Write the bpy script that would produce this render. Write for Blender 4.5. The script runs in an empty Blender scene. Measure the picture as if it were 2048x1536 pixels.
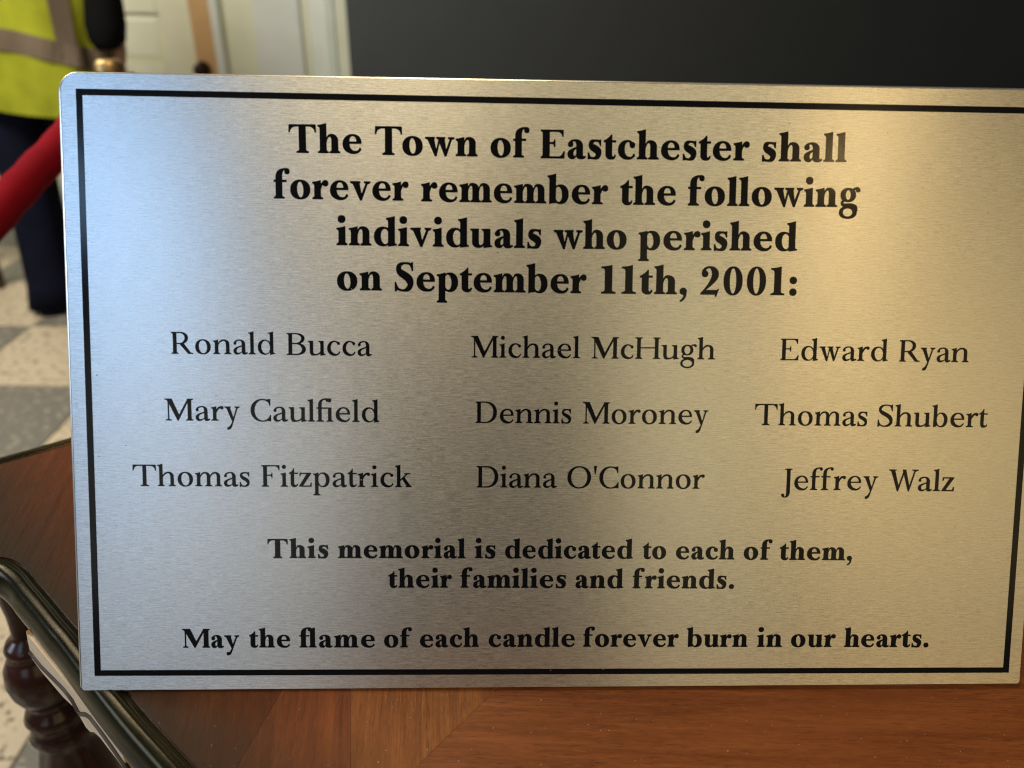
import bpy, bmesh, math, random
import numpy as np
from mathutils import Vector, Matrix
random.seed(7)
D = bpy.data; S = bpy.context.scene; COL = S.collection
FLOOR = -0.80                                    # the table top is the height zero

# ------------------------------------------------------------------ camera
CAM = Vector((0.170839, -0.217902, 0.267264)); F_PX = 1480.0
CM = np.array([[0.99948526, -0.00987749, -0.03052294], [-0.02212838, 0.4766087, -0.878837], [0.0232282, 0.87906005, 0.4761448]])
cd = D.cameras.new('camera'); cam = D.objects.new('camera', cd); COL.objects.link(cam)
cam.matrix_world = Matrix.Translation(CAM) @ Matrix(CM.tolist()).to_4x4()
cd.sensor_width = 36.0; cd.lens = 36.0*F_PX/2048; cd.clip_start = 0.01; cd.clip_end = 100
cd.dof.use_dof = True; cd.dof.focus_distance = 0.338; cd.dof.aperture_fstop = 7.2
S.camera = cam

# ------------------------------------------------------------------ world and lamps
w = D.worlds.new('World'); S.world = w; w.use_nodes = True
bg = w.node_tree.nodes['Background']; bg.inputs[0].default_value = (1.0, 0.92, 1.0, 1); bg.inputs[1].default_value = 0.045
def area(name, loc, target, sx, sy, watts, color):
    l = D.lights.new(name, 'AREA'); l.shape = 'RECTANGLE'; l.size = sx; l.size_y = sy; l.energy = watts; l.color = color
    o = D.objects.new(name, l); COL.objects.link(o); o.location = loc
    o.rotation_euler = (Vector(target)-Vector(loc)).to_track_quat('-Z', 'Y').to_euler(); return o
def dirpt(az, el, dist, c=(0.17, 0.05, 0.12)):   # az measured from -Y towards +X
    a, e = math.radians(az), math.radians(el)
    return Vector(c)+Vector((math.sin(a)*math.cos(e), -math.cos(a)*math.cos(e), math.sin(e)))*dist
PL = (0.17, 0.05, 0.12)
LAMPS = [
    ('window_light', Vector((.008, .092, .198))+Vector((-.467, -.750, .469))*2.6, PL, 0.80, 0.28, 6, (0.36, 0.62, 1)),
    ('lamp_light', Vector((.325, .10, .215))+Vector((.423, -.735, .530))*2.4, PL, 0.12, 0.12, 1.5, (1, 0.67, 0.27)),
    ('ceiling_light', dirpt(26, 56, 2.2), PL, 1.5, 0.6, 4.3, (1, 0.82, 0.44)),
    ('middle_light', dirpt(-18, 52, 2.2), PL, 0.7, 0.4, 3.2, (1, 0.83, 0.50)),
    ('right_fill_light', dirpt(17, 16, 2.6), PL, 0.5, 1.5, 1.95, (1, 0.82, 0.43)),  # added warm fill, lifts the metal just right of its dark band
    ('wall_light', dirpt(36, 14, 2.6), PL, 1.0, 1.4, 3.7, (1, 0.73, 0.30)),
    ('left_wall_light', dirpt(-23, 10, 2.6), PL, 1.0, 0.9, 2.6, (0.90, 0.94, 0.95)),
    ('room_light', (0.02, 0.39, 1.76), (.1, 0, 0), 0.26, 0.26, 9, (1.0, 0.76, 0.44)),
    ('left_fill_light', dirpt(-78, 12, 2.4), PL, 0.9, 0.9, 16, (0.72, 0.86, 1.0)),  # added unseen fill that brightens the apron, leg and plate rim
    ('back_room_light', (-1.6, 0.9, 1.7), (-1.6, 3.0, -0.4), 1.2, 0.8, 71, (1.0, 0.94, 0.80)),
]
for a in LAMPS: area(*a)
S.cycles.pixel_filter_type = 'BLACKMAN_HARRIS'; S.cycles.filter_width = 1.1
S.view_settings.view_transform = 'Standard'; S.view_settings.look = 'None'; S.view_settings.exposure = 0.08; S.view_settings.gamma = 1.0

# ------------------------------------------------------------------ helpers
def tag(o, label=None, cat=None, kind=None, group=None):
    if label: o['label'] = label
    if cat: o['category'] = cat
    if kind: o['kind'] = kind
    if group: o['group'] = group
    return o
def empty(name, loc=(0, 0, 0), **k):
    o = D.objects.new(name, None); COL.objects.link(o); o.location = loc; o.empty_display_size = .05
    return tag(o, **k)
def link(name, me, mats, parent=None, **k):
    o = D.objects.new(name, me); COL.objects.link(o)
    for m in (mats if isinstance(mats, (list, tuple)) else [mats]): me.materials.append(m)
    if parent is not None: o.parent = parent
    return tag(o, **k)
def from_bm(name, bm, mat, parent=None, smooth=False, **k):
    me = D.meshes.new(name); bmesh.ops.recalc_face_normals(bm, faces=bm.faces); bm.to_mesh(me); bm.free()
    if smooth: me.polygons.foreach_set('use_smooth', [True]*len(me.polygons))
    return link(name, me, mat, parent, **k)
def box(bm, lo, hi, bevel=0.0):
    r = bmesh.ops.create_cube(bm, size=1.0); c = [(a+b)/2 for a, b in zip(lo, hi)]; d = [b-a for a, b in zip(lo, hi)]
    for v in r['verts']: v.co = Vector((c[i]+v.co[i]*d[i] for i in range(3)))
    if bevel:
        es = {e for v in r['verts'] for e in v.link_edges}
        bmesh.ops.bevel(bm, geom=list(es), offset=bevel, segments=2, affect='EDGES')
def prism(bm, pts, z0, z1, M=None):
    """a flat outline given thickness along z"""
    M = M or Matrix.Identity(4); n = len(pts)
    a = [bm.verts.new(M @ Vector((x, y, z0))) for x, y in pts]; b = [bm.verts.new(M @ Vector((x, y, z1))) for x, y in pts]
    bm.faces.new(a[::-1]); bm.faces.new(b)
    for i in range(n): bm.faces.new((a[i], a[(i+1) % n], b[(i+1) % n], b[i]))
def lathe(bm, prof, seg=40, c=(0, 0, 0)):
    rings = []
    for r, z in prof: rings.append([bm.verts.new((c[0]+r*math.cos(2*math.pi*i/seg), c[1]+r*math.sin(2*math.pi*i/seg), c[2]+z)) for i in range(seg)])
    for a, b in zip(rings, rings[1:]):
        for i in range(seg): bm.faces.new((a[i], a[(i+1) % seg], b[(i+1) % seg], b[i]))
    bm.faces.new(rings[0][::-1]); bm.faces.new(rings[-1])
def loft(bm, rings, cap=True):
    """rings: (centre, x radius, y radius, squareness[, turn]) stacked into a closed skin"""
    L = []; seg = 28
    for r in rings:
        c, rx, ry, n = r[:4]; tw = r[4] if len(r) > 4 else 0; ring = []
        for i in range(seg):
            a = 2*math.pi*i/seg; x = rx*math.copysign(abs(math.cos(a))**(2/n), math.cos(a)); y = ry*math.copysign(abs(math.sin(a))**(2/n), math.sin(a))
            ring.append(bm.verts.new((c[0]+x*math.cos(tw)-y*math.sin(tw), c[1]+x*math.sin(tw)+y*math.cos(tw), c[2])))
        L.append(ring)
    for a, b in zip(L, L[1:]):
        for i in range(seg): bm.faces.new((a[i], a[(i+1) % seg], b[(i+1) % seg], b[i]))
    if cap: bm.faces.new(L[0][::-1]); bm.faces.new(L[-1])
def tube(bm, pts, rad, seg=20):
    P = [Vector(p) for p in pts]; rings = []
    for i, p in enumerate(P):
        t = (P[min(i+1, len(P)-1)]-P[max(i-1, 0)]).normalized(); u = t.cross(Vector((0, 0, 1))).normalized(); v = t.cross(u)
        r = rad[i] if isinstance(rad, (list, tuple)) else rad
        rings.append([bm.verts.new(p+(u*math.cos(2*math.pi*k/seg)+v*math.sin(2*math.pi*k/seg))*r) for k in range(seg)])
    for a, b in zip(rings, rings[1:]):
        for i in range(seg): bm.faces.new((a[i], a[(i+1) % seg], b[(i+1) % seg], b[i]))
    bm.faces.new(rings[0][::-1]); bm.faces.new(rings[-1])

# ------------------------------------------------------------------ materials
class Mat:
    def __init__(s, name, color=(.5, .5, .5), rough=.5, metal=0.0, **k):
        s.m = D.materials.new(name); s.m.use_nodes = True; s.t = s.m.node_tree; s.b = s.t.nodes['Principled BSDF']
        s.b.inputs['Base Color'].default_value = (*color, 1); s.b.inputs['Roughness'].default_value = rough; s.b.inputs['Metallic'].default_value = metal
        for q, v in k.items(): s.b.inputs[q.replace('_', ' ')].default_value = v
    def n(s, typ, **k):
        x = s.t.nodes.new(typ)
        for q, v in k.items():
            if hasattr(x, q): setattr(x, q, v)
            else: x.inputs[q].default_value = v
        return x
    def l(s, a, b): s.t.links.new(a, b)
    def coord(s, scale=(1, 1, 1), rot=(0, 0, 0), kind='Object'):
        c = s.n('ShaderNodeTexCoord'); m = s.n('ShaderNodeMapping'); m.inputs['Scale'].default_value = scale; q = s.n('ShaderNodeMapping'); q.inputs['Rotation'].default_value = rot
        s.l(c.outputs[kind], q.inputs[0]); s.l(q.outputs[0], m.inputs[0]); return m.outputs[0]
    def noise(s, scale, detail=3, co=None, rough=.55, dist=0.0):
        x = s.n('ShaderNodeTexNoise'); x.inputs['Scale'].default_value = scale; x.inputs['Detail'].default_value = detail; x.inputs['Roughness'].default_value = rough; x.inputs['Distortion'].default_value = dist
        if co is not None: s.l(co, x.inputs[0])
        return x.outputs[0]
    def ramp(s, fac, stops):
        r = s.n('ShaderNodeValToRGB'); e = r.color_ramp.elements
        while len(e) < len(stops): e.new(.5)
        for i, (p, c) in enumerate(stops): e[i].position = p; e[i].color = (*c, 1) if len(c) == 3 else c
        s.l(fac, r.inputs[0]); return r.outputs[0]
    def maprange(s, fac, a, b, lo=0.3, hi=0.7):
        r = s.n('ShaderNodeMapRange'); r.inputs[1].default_value = lo; r.inputs[2].default_value = hi; r.inputs[3].default_value = a; r.inputs[4].default_value = b
        s.l(fac, r.inputs[0]); return r.outputs[0]
    def mix(s, fac, a, b, mode='MIX'):
        x = s.n('ShaderNodeMix'); x.data_type = 'RGBA'; x.blend_type = mode
        for v, i in ((fac, 0), (a, 6), (b, 7)):
            if hasattr(v, 'links'): s.l(v, x.inputs[i])
            elif i == 0: x.inputs[0].default_value = v
            else: x.inputs[i].default_value = (*v, 1)
        return x.outputs[2]
    def bump(s, h, strength=.2, dist=.001):
        x = s.n('ShaderNodeBump'); x.inputs['Strength'].default_value = strength; x.inputs['Distance'].default_value = dist
        s.l(h, x.inputs['Height']); s.l(x.outputs[0], s.b.inputs['Normal']); return x
    def color(s, o): s.l(o, s.b.inputs['Base Color'])
    def rough(s, o): s.l(o, s.b.inputs['Roughness'])

def brushed():
    k = Mat('brushed_steel', (.80, .79, .77), .32, 1.0, Anisotropic=.86)
    co = k.coord((420, 4600, 1)); co2 = k.coord((150, 2300, 1)); co3 = k.coord((14, 60, 1))
    a = k.noise(1, 2, co, .6); b = k.noise(1, 3, co2, .6); c = k.noise(1, 2, co3)
    f = k.n('ShaderNodeMath', operation='ADD'); k.l(a, f.inputs[0]); k.l(b, f.inputs[1])
    sp = k.noise(1, 1, k.coord((1500, 2600, 1)), .5); f2 = k.n('ShaderNodeMath', operation='MULTIPLY_ADD'); k.l(sp, f2.inputs[0]); f2.inputs[1].default_value = .55; k.l(f.outputs[0], f2.inputs[2])
    g = k.maprange(f2.outputs[0], 0.0, 1.0, 1.02, 1.54)
    col = k.ramp(g, [(0, (.56, .55, .535)), (.5, (.78, .77, .75)), (1, (.96, .95, .93))])
    col = k.mix(k.maprange(c, 0, .30), col, (.74, .73, .70), 'MIX'); 
    k.color(col)
    k.rough(k.maprange(g, .28, .36, 0, 1))
    t = k.n('ShaderNodeCombineXYZ'); t.inputs[0].default_value = TAN[0]; t.inputs[1].default_value = TAN[1]; t.inputs[2].default_value = TAN[2]; k.l(t.outputs[0], k.b.inputs['Tangent'])
    k.bump(f.outputs[0], .35, .00006)
    return k.m
TAN = (0, 0.399236, 0.916848)
M = {}
M['steel'] = brushed()
k = Mat('steel_rim', (.97, .98, .97), .30, 1.0); k.bump(k.noise(1, 2, k.coord((300, 300, 300))), .1, .0001); M['rim'] = k.m
k = Mat('black_ink', (.006, .006, .007), .16); k.b.inputs['IOR'].default_value = 1.30
k.rough(k.maprange(k.noise(1500, 3, k.coord()), .10, .21)); k.bump(k.noise(2600, 2, k.coord()), .12, .00004); M['ink'] = k.m

def wood(name, dark, mid, light, ang, scale=1.0, rough=.34):
    k = Mat(name, mid, rough); co = k.coord((9*scale, 150*scale, 60*scale), (0, 0, ang)); co2 = k.coord((26*scale, 900*scale, 200), (0, 0, ang)); co3 = k.coord((5, 22, 10), (0, 0, ang))
    a = k.noise(1, 4, co, .62, .6); b = k.noise(1, 3, co2, .7); c = k.noise(1, 2, co3, .5, .8)
    col = k.ramp(a, [(.28, dark), (.5, mid), (.74, light)])
    po = k.noise(1, 2, k.coord((170*scale, 1900*scale, 300), (0, 0, ang)), .6)
    col = k.mix(k.maprange(b, 0, .40, .42, .72), col, tuple(x*.45 for x in dark)); col = k.mix(k.maprange(po, 0, .75, .56, .70), col, tuple(x*.55 for x in dark)); col = k.mix(k.maprange(po, .35, 0, .30, .42), col, tuple(min(1, x*1.35) for x in light))
    col = k.mix(k.maprange(c, .0, .45), col, tuple(x*1.25 for x in mid), 'MIX')
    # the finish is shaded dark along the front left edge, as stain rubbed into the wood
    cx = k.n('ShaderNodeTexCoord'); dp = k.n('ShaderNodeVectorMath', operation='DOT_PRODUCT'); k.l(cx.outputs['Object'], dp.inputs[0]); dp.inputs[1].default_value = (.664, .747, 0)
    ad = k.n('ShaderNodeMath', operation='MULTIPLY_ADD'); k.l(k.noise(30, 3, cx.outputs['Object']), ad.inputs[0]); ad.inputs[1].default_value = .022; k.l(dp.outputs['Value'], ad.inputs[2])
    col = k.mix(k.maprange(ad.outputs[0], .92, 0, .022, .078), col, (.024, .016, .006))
    k.color(col); k.rough(k.maprange(b, rough-.05, rough+.12)); k.bump(po, .22, .00012)
    k.b.inputs['Specular IOR Level'].default_value = .22
    return k.m
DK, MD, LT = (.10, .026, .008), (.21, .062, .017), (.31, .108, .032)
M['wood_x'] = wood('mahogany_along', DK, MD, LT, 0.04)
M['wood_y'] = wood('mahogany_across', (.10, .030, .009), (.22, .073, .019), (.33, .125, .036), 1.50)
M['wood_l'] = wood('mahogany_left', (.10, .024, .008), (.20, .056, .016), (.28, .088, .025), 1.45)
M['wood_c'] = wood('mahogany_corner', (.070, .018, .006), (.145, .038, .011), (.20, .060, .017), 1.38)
k = Mat('dark_moulding', (.030, .026, .016), .30, Specular_IOR_Level=.15, Specular_Tint=(1, .72, .36, 1)); a = k.noise(60, 4, k.coord()); k.color(k.ramp(a, [(.3, (.006, .007, .004)), (.7, (.016, .017, .009))]))
k.rough(k.maprange(k.noise(900, 3, k.coord()), .15, .23)); k.bump(k.noise(1800, 3, k.coord()), .25, .0001); M['moulding'] = k.m
k = Mat('dark_leg_wood', (.045, .012, .008), .22); a = k.noise(1, 4, k.coord((60, 60, 6))); k.color(k.ramp(a, [(.3, (.016, .006, .005)), (.7, (.060, .016, .010))])); M['leg'] = k.m
k = Mat('apron_sheen_tan', (.36, .25, .17), .5); k.color(k.ramp(k.noise(400, 3, k.coord()), [(.3, (.74, .56, .38)), (.7, (.84, .65, .45))])); M['apron'] = k.m  # pale tan stands in for the bright grazing reflection on glossy wood
M['bead'] = Mat('dark_bead', (.05, .03, .018), .5).m

def terrazzo(name, base, fleck, f2):
    k = Mat(name, base, .38); co = k.coord()
    v = k.n('ShaderNodeTexVoronoi'); v.inputs['Scale'].default_value = 75; k.l(co, v.inputs[0])
    n1 = k.noise(48, 3, co, .6); n2 = k.noise(22, 3, co)
    c = k.mix(k.maprange(n1, 0, 1, .575, .615), base, fleck); c = k.mix(k.maprange(k.noise(70, 3, co), 0, .8, .60, .68), c, f2)
    c = k.mix(k.maprange(n2, 0, .25), c, tuple(x*.8 for x in base)); k.color(c); return k.m
M['tile_beige'] = terrazzo('beige_terrazzo', (.63, .52, .37), (.13, .09, .05), (.72, .62, .47))
M['tile_grey'] = terrazzo('grey_terrazzo', (.20, .185, .155), (.42, .38, .30), (.10, .09, .08))
M['grout'] = Mat('floor_bed', (.25, .22, .17), .8).m
def paint(name, c, rough=.45):
    k = Mat(name, c, rough); a = k.noise(6, 4, k.coord()); k.color(k.ramp(a, [(.3, tuple(x*.93 for x in c)), (.7, tuple(min(1, x*1.05) for x in c))])); k.bump(k.noise(300, 2, k.coord()), .05, .0005); return k.m
M['white'] = paint('white_paint', (.75, .80, .74)); M['cream'] = paint('cream_paint', (.76, .75, .57)); M['wall'] = paint('beige_wall', (.70, .71, .56), .7)
M['cool'] = paint('cool_white_paint', (.72, .76, .73)); M['rawwood'] = paint('orange_wood', (.60, .37, .17), .5)
M['black_panel'] = paint('black_panel', (.026, .030, .032), .5); M['lock'] = Mat('bronze_lock', (.03, .015, .006), .3, .6).m
def cloth(name, c, sc=500, bump=.3, var=.25):
    k = Mat(name, c, .85); co = k.coord(); a = k.noise(9, 4, co); k.color(k.ramp(a, [(.3, tuple(x*(1-var) for x in c)), (.7, tuple(min(1, x*(1+var)) for x in c))]))
    k.b.inputs['Specular IOR Level'].default_value = .08; k.bump(k.noise(sc, 2, co), bump, .002); return k.m
M['vest'] = cloth('lime_fabric', (.27, .285, .02)); M['tape'] = cloth('grey_reflective_tape', (.14, .105, .075), var=.1); M['jeans'] = cloth('navy_denim', (.005, .006, .015))
M['sleeve'] = cloth('black_fabric', (.003, .003, .003)); M['shoe'] = cloth('dark_leather', (.018, .013, .010)); M['skin'] = Mat('skin', (.42, .24, .15), .5, Subsurface_Weight=.1).m
M['hair'] = cloth('dark_hair', (.03, .02, .012)); M['velvet'] = cloth('red_velvet', (.27, .005, .014), 900, .4, .15); M['velvet'].node_tree.nodes['Principled BSDF'].inputs['Specular IOR Level'].default_value = .1
k = Mat('brass', (.50, .34, .15), .4, 1.0); k.rough(k.maprange(k.noise(80, 3, k.coord()), .38, .52)); M['brass'] = k.m
M['chair'] = cloth('brown_upholstery', (.07, .045, .02))

# ------------------------------------------------------------------ letter shapes
LOG = False
CAP, XH, ASC, DSC = 660.0, 430.0, 692.0, -268.0
OX, OY, GW, GH = 60, 330, 1120, 1100          # raster origin and size, one pixel per unit

class Pen:
    """draws filled outlines on a raster; the union is traced back to outlines"""
    def __init__(s): s.m = np.zeros((GH, GW), bool)
    def flat(s, path):
        pts = [path[0]]
        for e in path[1:]:
            x0, y0 = pts[-1]
            if e[0] == 'h' or e[0] == 'v':
                k = e[3] if len(e) > 3 else 0.56
                x3, y3 = e[1], e[2]
                if e[0] == 'h': x1, y1, x2, y2 = x0+(x3-x0)*k, y0, x3, y3+(y0-y3)*k
                else: x1, y1, x2, y2 = x0, y0+(y3-y0)*k, x3+(x0-x3)*k, y3
            elif e[0] == 'c': _, x1, y1, x2, y2, x3, y3 = e
            else: pts.append(e); continue
            for i in range(1, 15):
                t = i/14; u = 1-t
                pts.append((u*u*u*x0+3*u*u*t*x1+3*u*t*t*x2+t*t*t*x3, u*u*u*y0+3*u*u*t*y1+3*u*t*t*y2+t*t*t*y3))
        return pts
    def mask(s, pts):
        a = np.zeros((GH, GW+1), np.int8); n = len(pts)
        for i in range(n):
            x0, y0 = pts[i]; x1, y1 = pts[(i+1) % n]
            if y0 == y1: continue
            if y0 > y1: x0, y0, x1, y1 = x1, y1, x0, y0
            r0 = max(0, math.ceil(y0+OY-.5)); r1 = min(GH, math.ceil(y1+OY-.5))
            if r1 <= r0: continue
            rows = np.arange(r0, r1)
            xs = x0+(rows+.5-OY-y0)*(x1-x0)/(y1-y0)+OX
            np.add.at(a, (rows, np.clip(np.ceil(xs-.5).astype(int), 0, GW)), 1)
        return (np.cumsum(a, 1) % 2).astype(bool)[:, :GW]
    def add(s, path): s.m |= s.mask(s.flat(path))
    def cut(s, path): s.m &= ~s.mask(s.flat(path))
    def ell(s, cx, cy, rx, ry, cut=False, tilt=0.0, n=2.0):
        p = []
        for i in range(72):
            a = 2*math.pi*i/72; c, q = math.cos(a), math.sin(a)
            x = rx*abs(c)**(2/n)*(1 if c > 0 else -1); y = ry*abs(q)**(2/n)*(1 if q > 0 else -1)
            p.append((cx+x-tilt*y, cy+y))
        if cut: s.m &= ~s.mask(p)
        else: s.m |= s.mask(p)
    def ball(s, x, y, r, q=1.0): s.ell(x, y, r, r*q)
    def stroke(s, path, ws):
        """variable width pen: ws are the widths at evenly spaced places along the path"""
        p = s.flat(path); n = len(p)
        d = [0.0]
        for i in range(1, n): d.append(d[-1]+math.hypot(p[i][0]-p[i-1][0], p[i][1]-p[i-1][1]))
        L = []; R = []
        for i in range(n):
            a = p[max(0, i-1)]; b = p[min(n-1, i+1)]
            tx, ty = b[0]-a[0], b[1]-a[1]; l = math.hypot(tx, ty) or 1
            u = d[i]/d[-1]*(len(ws)-1); j = min(int(u), len(ws)-2); f = u-j; f = f*f*(3-2*f)
            w = (ws[j]*(1-f)+ws[j+1]*f)/2
            L.append((p[i][0]-ty/l*w, p[i][1]+tx/l*w)); R.append((p[i][0]+ty/l*w, p[i][1]-tx/l*w))
        for i in range(n-1): s.m |= s.mask([L[i], L[i+1], R[i+1], R[i]])

def trace(m, gx, gy):
    """marching squares round the blurred raster, then thinned to few points"""
    for ax, g in ((1, gx), (0, gy)):                 # the ink spreads a little
        q0 = m.copy()
        for i in range(1, g+1): m = m | np.roll(q0, i, ax) | np.roll(q0, -i, ax)
    f = m.astype(np.float32)
    k = np.array([1, 2, 3, 2, 1], np.float32); k /= k.sum()
    for ax in (0, 1):
        f = sum(np.roll(f, i-2, ax)*k[i] for i in range(5))
    f = f[::2, ::2]; b = f > .5
    q = b[:-1, :-1]*1+b[:-1, 1:]*2+b[1:, 1:]*4+b[1:, :-1]*8
    seg = {}
    T = {1: [(3, 0)], 2: [(0, 1)], 3: [(3, 1)], 4: [(1, 2)], 5: [(3, 0), (1, 2)], 6: [(0, 2)], 7: [(3, 2)], 8: [(2, 3)],
         9: [(2, 0)], 10: [(0, 1), (2, 3)], 11: [(2, 1)], 12: [(1, 3)], 13: [(1, 0)], 14: [(0, 3)]}
    def key(r, c, e):
        return (('h', r, c), ('v', r, c+1), ('h', r+1, c), ('v', r, c))[e]
    for r, c in zip(*np.nonzero((q > 0) & (q < 15))):
        for a, e in T[int(q[r, c])]: seg[key(r, c, a)] = key(r, c, e)
    def pt(kk):
        t, r, c = kk
        if t == 'h': a, z = f[r, c], f[r, c+1]; return ((c+(.5-a)/(z-a))*2-OX, r*2-OY)
        a, z = f[r, c], f[r+1, c]; return (c*2-OX, (r+(.5-a)/(z-a))*2-OY)
    out = []
    while seg:
        st = next(iter(seg)); loop = []; k0 = st
        while k0 in seg: nx = seg.pop(k0); loop.append(pt(k0)); k0 = nx
        P = np.array(loop)
        if len(P) < 12: continue
        def rdp(i, j):
            if j-i < 2: return []
            a, c = P[i], P[j]; d = c-a; l = math.hypot(*d) or 1e-9
            dist = np.abs(d[0]*(P[i+1:j, 1]-a[1])-d[1]*(P[i+1:j, 0]-a[0]))/l
            m_ = int(dist.argmax())
            if dist[m_] < 0.8: return []
            m_ += i+1
            return rdp(i, m_)+[m_]+rdp(m_, j)
        far = int(((P-P[0])**2).sum(1).argmax())
        P = np.vstack([P, P[:1]])
        idx = [0]+rdp(0, far)+[far]+rdp(far, len(P)-1)
        out.append([tuple(P[i]) for i in idx])
    return out

class Face:
    def __init__(s, bold):
        s.bold = bold
        if bold: s.V, s.C, s.H, s.h, s.e = 150, 158, 36, 33, 48
        else: s.V, s.C, s.H, s.h, s.e = 99, 107, 30, 26, 56
    # ---- strokes shared by many letters
    def foot(s, p, x, w, y=0, l=None, r=None, up=1):
        l = s.e if l is None else l; r = s.e if r is None else r; h = s.h; b = 46
        for sx, ex, d in ((x, x-l, -1), (x+w, x+w+r, 1)):
            if (l if d < 0 else r) <= 0: continue
            p.add([(sx-d*2, y), (ex, y), (ex, y+up*h*.72), ('c', ex-d*abs(ex-sx)*.55, y+up*h*1.1, sx, y+up*(h+6), sx-d*2, y+up*(h+b))])
    def stem(s, p, x, y0, y1, w=None): w = w or s.V; p.add([(x, y0), (x+w, y0), (x+w, y1), (x, y1)])
    def flag(s, p, x, y, w=None):
        w = w or s.V; e = s.e+2; dr = 46 if s.bold else 40
        p.add([(x+w, y), (x+w, y-110), (x-1, y-120), ('c', x, y-dr-s.h-14, x-10, y-dr-s.h, x-e, y-dr-s.h*.5), (x-e, y-dr+4), ('c', x+w*.2, y-dr+8, x+w*.6, y-16, x+w, y)])
    def arch(s, p, x, inner, V, y0=0):
        """shoulder from the stem whose right side is x, to a stem 'inner' away"""
        a = x+inner; b = a+V; H = s.H
        pk = x+inner*.62+V*.28
        p.add([(x-4, XH-150 if s.bold else XH-128), ('c', x+inner*.10, XH-48, x+inner*.35, XH+12, pk, XH+12),
               ('h', b, XH-135), (b, y0), (a, y0), (a, XH-150), ('v', a-inner*.30, XH-(42 if s.bold else 30), .7),
               ('c', x+inner*.34, XH-38, x+inner*.1, XH-100, x-4, XH-175 if not s.bold else XH-205)])
    def ring(s, p, x, w, y0, y1, tl, tr, H=None, tilt=0.0):
        H = H or s.H; cy = (y0+y1)/2; ry = (y1-y0)/2
        p.ell(x+w/2, cy, w/2, ry, n=2.08)
        p.ell(x+tl+(w-tl-tr)/2, cy, (w-tl-tr)/2, ry-H, cut=True, tilt=tilt, n=2.15)
    # ---- letters
    def g_o(s, p): w = 474 if s.bold else 462; t = 156 if s.bold else 104; s.ring(p, 0, w, -12, XH+12, t, t, tilt=.05); 
    def g_n(s, p):
        i = 122 if s.bold else 238; x = s.e+2
        s.arch(p, x+s.V, i, s.V); s.stem(p, x, 0, XH-40); s.flag(p, x, XH+8)
        q = min(s.e, i/2-9); s.foot(p, x, s.V, r=q); s.foot(p, x+s.V+i, s.V, l=q)
    def g_h(s, p):
        i = 122 if s.bold else 238; x = s.e+2
        s.arch(p, x+s.V, i, s.V); s.stem(p, x, 0, ASC-60); s.flag(p, x, ASC)
        q = min(s.e, i/2-9); s.foot(p, x, s.V, r=q); s.foot(p, x+s.V+i, s.V, l=q)
    def g_m(s, p):
        i = 112 if s.bold else 206; x = s.e+2; d = s.V+i
        s.arch(p, x+s.V, i, s.V); s.arch(p, x+s.V+d, i, s.V); s.stem(p, x, 0, XH-40); s.flag(p, x, XH+8)
        q = min(s.e, i/2-9)
        s.foot(p, x, s.V, r=q); s.foot(p, x+d, s.V, l=q, r=q); s.foot(p, x+2*d, s.V, l=q)
    def g_u(s, p):
        i = 120 if s.bold else 222; x = s.e; a = x+s.V+i; V = s.V
        p.add([(x, XH-8), (x+V, XH-4), (x+V, 130), ('v', x+V+i*.30, 38 if s.bold else 32, .7), ('c', a-i*.25, 36, a-i*.05, 70, a+4, 130),
               (a+4, 60), ('c', a-i*.2, 10, a-i*.6, -12, x+V*.95, -12), ('h', x, 120)])
        s.stem(p, a, 20, XH-6)
        for q in (x, a): p.add([(q-s.e, XH-2), (q-s.e, XH-22), ('c', q-8, XH-32, q, XH-40, q, XH-100), (q+V, XH-80), (q+V, XH+2)])
        p.add([(a, 60), (a, -14), (a+V+s.e, 14), (a+V+s.e, 34), ('c', a+V+14, 36, a+V, 42, a+V, 90)])
    def g_i(s, p):
        x = s.e+2; s.stem(p, x, 0, XH-40); s.flag(p, x, XH+8); s.foot(p, x, s.V); p.ball(x+s.V*.46, 612, 84 if s.bold else 58)
    def g_l(s, p): x = s.e+2; s.stem(p, x, 0, ASC-60); s.flag(p, x, ASC); s.foot(p, x, s.V)
    def g_k(s, p):
        x = s.e+2; V = s.V; s.stem(p, x, 0, ASC-60); s.flag(p, x, ASC); s.foot(p, x, V, r=s.e*.8)
        p.add([(x+V-3, 190), (x+V-3, 226), (x+V+190, XH-20), (x+V+228, XH-20)])
        p.add([(x+V+120, XH), (x+V+300, XH), (x+V+300, XH-s.h), (x+V+120, XH-s.h)])
        p.add([(x+V+45, 262), (x+V+120, 312), (x+V+300, 40), (x+V+345, s.h), (x+V+345, 0), (x+V+165, 0), (x+V+165, s.h), (x+V+200, 34)])
    def bowl(s, p, x, w, left, y0=-12, y1=None):
        """d q (left=True) or b p bowl, thick on the far side"""
        y1 = XH+12 if y1 is None else y1
        t = (150 if s.bold else 102); n = s.H+ (18 if s.bold else 6)
        if left: s.ring(p, x, w, y0, y1, t, n, H=s.H+2, tilt=.04)
        else: s.ring(p, x, w, y0, y1, n, t, H=s.H+2, tilt=.04)
    def g_d(s, p):
        w = 408 if s.bold else 408; V = s.V
        s.bowl(p, 0, w, True); a = w-(80 if s.bold else 40)
        p.cut([(a+V, -40), (a+V+200, -40), (a+V+200, 500), (a+V, 500)])
        s.stem(p, a, 30, ASC-60); s.flag(p, a, ASC)
        p.add([(a, 80), (a, -14), (a+V+s.e, 14), (a+V+s.e, 34), ('c', a+V+14, 36, a+V, 42, a+V, 90)])
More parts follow.
